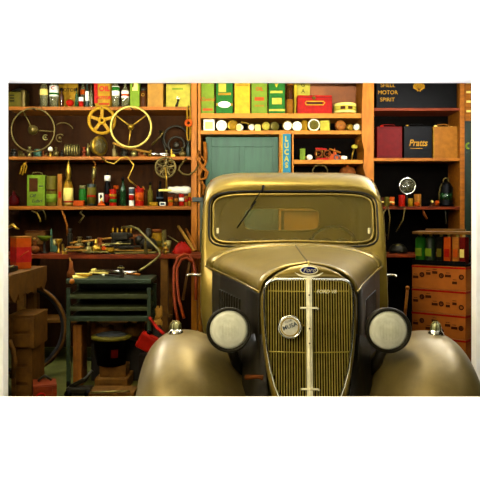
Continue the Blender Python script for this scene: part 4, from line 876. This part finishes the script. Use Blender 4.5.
# hanging bits above the bench
for pts_, m_, l_, r in (([(32,211,7.24),(37,213,7.13),(40,219,7.13),(40.5,222,7.13)],'brass','left one of two curved brass strips under the third shelf',.008),([(38,211,7.24),(43,210,7.13),(45.5,215,7.13),(45.5,220,7.13)],'old_brass','right one of two curved brass strips under the third shelf',.006),
        ([(62,211,7.24),(64,216,7.13),(67,225,7.12),(67.5,236,7.12)],'rope','long tan leather strap hanging down to the bench',.010),([(82,211,7.24),(80,213,7.13),(84,216,7.13),(81,220,7.13),(79,223,7.13)],'old_brass','short twisted chain hanging under the third shelf',.009)):
    rod('hanging_strap', l_, 'strap', pts_, r, m_, 'straps hanging under the third shelf')
rod('brass_spout', 'bright brass spout poking out at the far left above the orange carton', 'spout', [(-13,228,6.6),(9,227,6.6),(13,225.5,6.55),(16,228,6.55),(19,229,6.55)], [.014,.014,.02,.012,.006], 'brass')
# ---------------------------------------------------------------- front left bench with carton
t = thing('heavy_bench', 'rough old timber bench at the left edge with a chewed thick top', 'workbench', (X(24, 5.7), 5.6, 0))
za = Z(266, 5.9)
P = [(X(8.5, 5.1), 5.1), (X(44, 5.9), 5.9)]
top = MB()
def slab(y0x, pts2, z0, z1): 
    n = len(pts2); return [(x, y, z0) for x, y in pts2]+[(x, y, z1) for x, y in pts2], [list(range(n))[::-1], list(range(n, 2*n))]+[[i, (i+1) % n, (i+1) % n+n, i+n] for i in range(n)]
ox, oy = X(24, 5.7), 5.6
fp = [(-1.70,4.96),(-1.70,5.92),(-2.3,5.92),(-2.3,4.96)]
v_, f_ = slab(0, [(a-ox, b-oy) for a, b in fp], za-.15, za); top.add(v_, f_, False)
part(t, 'bench_top', top, 'wood_brown')
random.seed(3)
jag = [(0,0),(0,-.13)]+[(k*.06+.03*random.random(), -.15-.035*random.random()*(1+(k % 3))) for k in range(1, 15)]+[(.96,-.12),(.96,0)]
part(t, 'edge_board', MB().prism(jag, 0, .05, c=(-1.652-ox, 4.96-oy, za), rot=(0,0,PI/2)), 'wood_brown')
part(t, 'leg', MB().box((-1.76-ox,.26,(za-.15)/2), (.06,.08,za-.15), .006), 'wood_brown'); part(t, 'leg', MB().box((-2.2-ox,.26,(za-.15)/2), (.08,.08,za-.15), .006), 'wood_brown'); part(t, 'leg', MB().box((-2.2-ox,-.36,(za-.15)/2), (.08,.08,za-.15), .006), 'wood_brown')
bpy.context.view_layer.update()
t = thing('carton', 'tall orange carton with a broad crimson band on the rough bench', 'carton', (X(20, 5.6), 5.62, za+.001), (0,0,.72))
h_ = Z(238, 5.6)-za
part(t, 'body', MB().box((0,0,h_/2), (.125,.125,h_), .004), 'orange'); part(t, 'printed_band', MB().box((0,0,h_*.46), (.127,.127,h_*.5), .003), 'pink_red', 'crimson band'); part(t, 'lid', MB().box((0,0,h_+.006), (.13,.13,.014), .004), 'tan')
part(t, 'print_stroke', MB().tube([(-.03,-.066,h_*.4),(.0,-.066,h_*.5),(.04,-.066,h_*.58)], .004, 6), 'orange')
t = thing('oil_tray', 'dark tray under the orange carton', 'tray', (-1.86, 5.25, za+.001)); part(t, 'tray_pan', MB().box((0,0,.02), (.26,.3,.04), .008), 'iron'); part(t, 'handle', MB().tube([(.12,-.05,.03),(.15,-.02,.05),(.12,.06,.03)], .006), 'steel')
# crates under the bench
def crate(name, label, x0, x1, d, z0, h, dep, m, rz=0, lid=None):
    w_ = X(x1, d)-X(x0, d); t = thing(name, label, 'crate', ((X(x0, d)+X(x1, d))/2, d+dep/2, z0), (0,0,rz))
    part(t, 'body', MB().box((0,0,h/2), (w_,dep,h), .005), m)
    n = 2 if h < .25 else 3
    for k in range(n): part(t, 'slat', MB().box((0,-dep/2-.006,h*(k+.5)/n), (w_*1.0,.012,h/n*.82), .003), m)
    for s in (-1,1): part(t, 'corner_batten', MB().box((s*(w_/2-.018),-dep/2-.016,h/2), (.034,.012,h*.98), .003), m)
    if lid: part(t, 'lid', MB().box((0,0,h+.008), (w_*1.02,dep*1.02,.016), .004), lid)
    return t
crate('wooden_crate', 'stained wooden crate under the rough bench, upper of two', 9, 35, 5.35, .42, Z(317, 5.35)-.42, .35, 'wood_brown', 0, 'wood_brown')
crate('wooden_crate', 'lower narrower wooden crate standing on the floor under the rough bench', 12, 33, 5.38, 0, .42, .32, 'wood_brown')
t = crate('tool_box', 'low red brown toolbox lying on the floor beside the crates', 29, 52, 5.2, .0, .17, .22, 'wood_red', .3)
part(t, 'clasp', MB().ring((-.03,-.15,.09), .03, .008, a0=0, a1=4.5, n=16), 'red'); part(t, 'handle', MB().tube([(-.05,0,.18),(0,0,.22),(.05,0,.18)], .01), 'iron')
rod('leaning_stave', 'curved pale stave leaning at the far left against the crates', 'stave', [(9,340,5.2),(13,350,5.2),(15,362,5.2),(12,378,5.2)], .02, 'wood_brown')
# tyre ring leaning
t = thing('bald_tyre', 'thin worn tyre leaning in the dark between the rough bench and the tool cart', 'tyre', (X(20, 6.2), 6.2, .43), (0,0,.25)); part(t, 'tread', MB().ring((0,0,0), .385, .03, n=48), 'cloth_dark')
part(t, 'sidewall', MB().ring((0,-.02,0), .395, .016, n=48), 'wood_brown')
# ---------------------------------------------------------------- tool cart
CD = 5.8; cx0, cx1 = X(66, CD), X(151, CD); ctop = Z(279, CD); cw = cx1-cx0; cc = (cx0+cx1)/2
t = thing('tool_cart', 'blue grey steel tool cart with three olive drawers and tools on top', 'tool cart', (cc, CD, 0))
part(t, 'top_tray', MB().box((0,.2,ctop-.02), (cw,.42,.04), .008), 'cart_blue')
for s in (-1, 1):
    for dd in (.015,.385): part(t, 'leg', MB().box((s*(cw/2-.018), dd, ctop/2-.03), (.032,.03,ctop-.09), .003), 'cart_blue')
    for dd in (.015,.385): part(t, 'caster', MB().lathe([(.03,-.012),(.03,.012)], (s*(cw/2-.018), dd, .031), 'X', 16), 'black')
for y0, y1, m_ in ((294.5,299,'cart_olive'),(307,311,'cart_olive'),(316.5,321.5,'cart_blue')):
    part(t, 'drawer_shelf', MB().box((0,.2,(Z(y0, CD)+Z(y1, CD))/2), (cw-.04,.40,Z(y0, CD)-Z(y1, CD)), .006), m_)
part(t, 'back_sheet', MB().box((0,.39,(ctop+Z(321, CD))/2), (cw-.05,.01,ctop-Z(321, CD))), 'green_dark')
part(t, 'knob', MB().sphere((X(72, 5.77)-cc,-.03,Z(281.5, 5.77)), .022).cyl((X(72, 5.77)-cc,-.03,Z(281.5, 5.77)),(X(72, 5.77)-cc,.02,Z(281.5, 5.77)),.008), 'wood_orange', 'orange knob')
part(t, 'castor_bar', MB().box((0,.385,.16), (cw-.06,.02,.03), .004), 'cart_blue')
# things on the cart
CG = 'tools lying on the cart top'
def ontop(name, label, cat, x0, y0, x1, y1, r, m, head=None, d=CD+.1, lift=.0):
    """a tool lying on the cart's top: both ends sit on the tray surface, nearer or further by depth"""
    za_ = ctop+.001+max(r if not isinstance(r, list) else max(r), .004)+lift
    da, db = [max(CD+.03, min(CD+.37, (EYE-za_)*F/(y-HY))) for y in (y0, y1)]
    A = Vector((X(x0, da), da, za_)); B = Vector((X(x1, db), db, za_))
    t = thing(name, label, cat, tuple(A), group=CG)
    part(t, 'shaft', MB().tube([(0,0,0), tuple((B-A)*.5), tuple(B-A)], r), m)
    if head: part(t, 'head', MB().sphere((0,0,0), head[0], (1.6,1,.8)), head[1])
    return t
ontop('hammer', 'long handled hammer with silver shaft lying across the cart top', 'hammer', 94, 268, 133, 272.5, .010, 'chrome', (.018,'cream'), lift=.035)
ontop('spanner', 'pale spanner lying left on the cart top', 'spanner', 73, 270, 92, 271.5, .009, 'cream', (.018,'nickel'))
ontop('spanner', 'short cream ended spanner in the middle of the cart top', 'spanner', 92, 272, 108, 273.5, .010, 'cream', (.016,'cream'), lift=.012)
ontop('chisel', 'wood handled chisel at the right of the cart top', 'chisel', 126, 273, 140, 274.5, [.006,.008,.012], 'wood_orange', (.01,'nickel'))
ontop('file', 'flat dark file near the cart front edge', 'file', 104, 275, 124, 276, .008, 'iron', (.012,'nickel'))
ontop('wrench', 'bright adjustable wrench right of the hammer shaft', 'wrench', 121, 270.5, 137, 270, .009, 'chrome', (.02,'chrome'), lift=.02)
t = thing('vice_clamp', 'small iron clamp standing on the cart beside the hammer', 'clamp', (X(121, 5.95), 5.95, ctop+.001)); part(t, 'body', MB().box((0,0,.05), (.03,.03,.1), .005), 'iron'); part(t, 'screw', MB().cyl((-.03,-.01,.08), (.03,-.01,.08), .008), 'steel')
t = thing('oil_can', 'rusty orange oil can with pointed spout at the left end of the cart top', 'oil can', (X(71, 5.95), 5.95, ctop+.001)); part(t, 'body', MB().lathe([(.035,0),(.035,.04),(.02,.07),(.012,.14)]), 'rust'); part(t, 'spout', MB().cyl((0,0,.12), (-.012,0,.17), .01, .005), 'wood_pale')
t = thing('cloth_pile', 'pale paper scraps heaped on the cart top left', 'paper', (X(80, 5.9), 5.9, ctop+.001)); part(t, 'sheet', MB().box((0,0,.01), (.12,.1,.012), .003, (.1,0,.3)), 'cream'); part(t, 'sheet', MB().box((.04,0,.024), (.1,.08,.01), .003, (0,.1,-.3)), 'mustard')
# under the cart
t = thing('bucket', 'dark bucket with an olive rim full of rags under the tool cart', 'bucket', (X(109, 5.75), 5.86, .19))
part(t, 'body', MB().lathe([(.12,0),(.155,.22),(.165,.225),(.16,.235)], n=30), 'black'); part(t, 'rim', MB().lathe([(.168,.215),(.172,.235),(.16,.245)], n=30), 'olive', 'olive rim')
part(t, 'rag', MB().sphere((0,0,.235), .14, (1,.9,.28)), 'cloth_blue', 'dark rag'); part(t, 'print', MB().box((.05,-.135,.11), (.06,.006,.07), .002, (.15,0,.35)), 'maroon')
t = crate('wooden_crate', 'upturned pale crate carrying the dark bucket', 95, 128, 5.72, .0, .10, .3, 'wood_brown')
part(t, 'riser', MB().box((.0,0,.145), (.22,.2,.088), .004), 'wood_brown')
crate('low_tray', 'long low wooden tray on the floor in front of the pale crate', 89, 134, 5.42, 0, .06, .22, 'wood_brown')
rod('steel_rod', 'pale thin rod lying on the floor in front of the low tray', 'rod', [(90,392.5,5.35),(130,391,5.4)], .008, 'steel')
crate('cardboard_box', 'tan torn box standing behind the left leg of the cart', 73.5, 82, 5.88, 0, Z(325, 5.88), .2, 'carton_tan')
for i, (px, py, w2, m_, rz, l_) in enumerate([(97,331,.2,'carton_tan',.4,'crumpled tan paper bag sticking out over the bucket left'),(130,329,.2,'wood_brown',-.35,'folded brown newspaper sticking out over the bucket right')]):
    t = thing('paper_bag', l_, 'bag', (X(px, 5.9), 6.08, Z(py+12, 6.05)))
    P = [[(w2*(j/8-.5), .05*math.sin(j+i), .02*math.sin(j*1.7+k*2+i)+.13*k/4+.06*(j/8 if rz < 0 else 1-j/8)) for j in range(9)] for k in range(5)]
    o = part(t, 'sheet', MB().grid(P), m_); o.modifiers.new('s', 'SOLIDIFY').thickness = .02
    part(t, 'stack_below', MB().box((0,.0,-(Z(py+12, 6.05))/2), (.16,.1,Z(py+12, 6.05)-.01), .01), 'cloth_dark')
t = thing('jack', 'dark trolley jack lying on the floor left of the bucket', 'jack', (X(80, 5.55), 5.55, 0)); part(t, 'body', MB().box((0,0,.05), (.2,.12,.05), .01), 'iron'); part(t, 'arm', MB().tube([(-.08,0,.07),(.04,0,.13),(.1,0,.2)], [.02,.018,.014]), 'iron')
for s in (-1,1): part(t, 'wheel', MB().lathe([(.03,-.015),(.03,.015)], (s*.08,-.06,.031), 'Y', 14), 'black')
# red can and pale sack right of the cart
t = thing('fuel_can', 'bright red can lying in the gap between the cart and the fender', 'can', (X(144, 5.5), 5.55, .36), (0,.5,0)); part(t, 'body', MB().box((0,0,.05), (.16,.12,.13), .02), 'red'); part(t, 'cap', MB().cyl((-.03,0,.115), (-.03,0,.14), .02), 'black')
t.location.z = .384
crate('wooden_crate', 'dark crate between the cart and the car carrying the red can', 139, 152, 5.42, 0, .36, .26, 'dark_boards')
t = thing('glove', 'pair of pale crumpled gloves stuffed beside the right leg of the cart', 'gloves', (X(154.5, 5.85), 5.9, Z(322, 5.85)))
for k in range(4): part(t, 'finger', MB().tube([(-.0,0,0),(.02+.01*k,0,.05),(.005+.015*k,0,.11+.02*(k % 2))], [.018,.015,.010]), 'wood_pale')
part(t, 'palm', MB().sphere((.02,0,-.02), .045, (1,.6,1)), 'wood_pale'); part(t, 'cuff', MB().cyl((.02,0,-.03), (.02,0,-.48), .035, .05), 'cloth_dark')
# hose loop
rod('rubber_hose', 'orange rubber hose hanging in a loop beside the car, outer coil', 'hose', [(178,322,6.0),(175,305,6.1),(173.5,285,6.2),(174,268,6.4),(178,257.5,6.5),(184,254,6.52),(189,255,6.52),(193,262,6.5),(196,275,6.4),(196,300,6.3)], .014, 'copper_hose', 'orange hose coils')
rod('rubber_hose', 'orange rubber hose hanging beside the car, inner coil', 'hose', [(184,318,5.95),(179,300,6.05),(177,282,6.15),(177,268,6.35),(181,260,6.45),(187,258,6.48),(192,262,6.45)], .013, 'copper_hose', 'orange hose coils')
rod('wooden_stick', 'thin brown handle leaning behind the hose loop', 'handle', [(183,300,6.35),(186,280,6.4),(190,262,6.5)], .012, 'wood_brown')
for pts_, l_ in (([(150,318,5.6),(157,328,5.3),(164,334,5.1)],'thin red tube curling down toward the left fender lamp'),): rod('red_tube', l_, 'tube', pts_, .012, 'red')
# stick leaning on the right of the car
t = thing('axe_shaft', 'pale brown wooden axe handle leaning right of the hood above the headlight', 'axe handle', (X(388, 5.6), 5.75, 0))
hp = [(X(385, 5.6), Z(345, 5.6)), (X(387, 5.6), Z(305, 5.6)), (X(390, 5.6), Z(278, 5.6))]
part(t, 'shaft', MB().tube([(hp[0][0]-.03-X(388, 5.6),0,.0)]+[(a-X(388, 5.6), 0, b) for a, b in hp], [.03,.035,.03,.018]), 'old_brass')
t = thing('wooden_rod', 'thin orange wooden rod leaning further right beside the printed cartons', 'rod', (X(405, 5.9), 5.9, 0)); part(t, 'shaft', MB().tube([(0,0,0),(.0,0,.6),(X(407.5, 5.9)-X(405, 5.9),0,Z(289, 5.9))], .013), 'wood_orange')
part(t, 'tip', MB().sphere((X(407.5, 5.9)-X(405, 5.9),0,Z(288, 5.9)), .018), 'wood_orange')
# ---------------------------------------------------------------- printed cartons with tray of tins
dirx, diry = .78, -.626; yaw = math.atan2(diry, dirx)
p1 = Vector((X(412, 5.32), 5.32)); LEN = .42; DEP = .26
ctr = p1+Vector((dirx, diry))*LEN/2+Vector((-diry, dirx))*DEP/2
zt = Z(266, 5.2); hbox = zt/6
names = ['bottom','second','third','fourth','fifth','topmost']
for k in range(6):
    t = thing('printed_carton', 'printed orange carton with red edge band, %s of the stack of six at right' % names[k] if k else 'printed orange carton resting on the floor, lowest of the stack at right', 'carton', (ctr.x, ctr.y, k*hbox+.0005*k), (0,0,yaw+random.uniform(-.01,.01)), 'printed cartons stacked at right')
    part(t, 'body', MB().box((0,0,hbox/2), (LEN,DEP,hbox-.002), .004), 'crate_print' if k > 1 else 'carton_tan')
    part(t, 'edge_band', MB().box((0,0,hbox-.012), (LEN+.003,DEP+.003,.014)), 'red', 'red band')
    pr = MB()
    random.seed(30+k)
    for q in range(8):
        xq = -LEN/2+.03+q*.051; zq = random.uniform(.03, .13)
        if q % 3 == 1: pr.lathe([(.02,0),(.02,.0015),(.011,.002),(.0105,.0)], (xq,-DEP/2,zq), 'Y', 16)
        else: pr.box((xq,-DEP/2-.001,zq), (random.uniform(.03,.048),.002,.02)); pr.box((xq,-DEP/2-.001,zq+.022), (.03,.0015,.004))
    part(t, 'carton_print', pr, 'brown')
tz = 6*hbox+.004
t = thing('bottle_tray', 'black shallow tray on top of the printed cartons', 'tray', (ctr.x, ctr.y, tz), (0,0,yaw)); part(t, 'tray_pan', MB().box((0,0,.008), (LEN,DEP,.014), .003), 'black')
for s in (-1,1): part(t, 'side_wall', MB().box((0,s*(DEP/2-.004),.02), (LEN,.008,.036)), 'black')
GTB = 'tins in the tray on the cartons'
items = [(-.165,'green','green tin at the left end of the tray on the cartons',.075),(-.085,'green_dark','dark green tin with lime label second in the tray',.07),(.0,'ink','narrow black tin in the middle of the tray',.05),(.06,'orange','orange and red tin fourth in the tray',.055),(.125,'wood_orange','copper coloured tin fifth in the tray',.05),(.175,'deep_red','red and cream tin at the right end of the tray',.045)]
for u, m_, l_, w2 in items:
    pos = Vector((ctr.x, ctr.y))+Vector((dirx, diry))*u+Vector((-diry, dirx))*(-.07)
    t = thing('tin', l_, 'tin', (pos.x, pos.y, tz+.016), (0,0,yaw), GTB); hh = .2
    part(t, 'body', MB().lathe([(w2*.5,0),(w2*.54,.01),(w2*.54,hh*.9),(w2*.3,hh)]) if u < -.05 else MB().box((0,0,hh/2), (w2,.08,hh), .006), m_); part(t, 'cap', MB().cyl((0,0,hh), (0,0,hh+.016), .012), 'cream')
    part(t, 'printed_label', MB().box((0,-.0455,hh*.4), (w2*.7,.002,hh*.3)), {'green':'lime','green_dark':'lime','ink':'olive','orange':'red','wood_orange':'orange','deep_red':'cream'}[m_])
t = thing('loose_board', 'dusty loose wooden board lying over the tins in the tray', 'board', (ctr.x-.01, ctr.y, tz+.016+.2+.017), (0,0,yaw+.25)); part(t, 'plank', MB().box((.01,0,.012), (.44,.3,.02), .003), 'wood_brown'); part(t, 'batten', MB().box((0,.1,.03), (.3,.04,.016), .003), 'wood_brown')
t = thing('wheel_hub', 'dark drum shaped hub on the bench behind the right wires', 'hub', (X(398, 7.0), 7.1, Z(254, D)+.0)); part(t, 'drum', MB().lathe([(.09,0),(.1,.03),(.07,.08),(.03,.1)]), 'iron'); part(t, 'bolt_ring', MB().ring((0,0,.085), .05, .008, 'Z'), 'steel')
t.location = (X(398, 7.35), 7.35, Z(254, D)+.002)
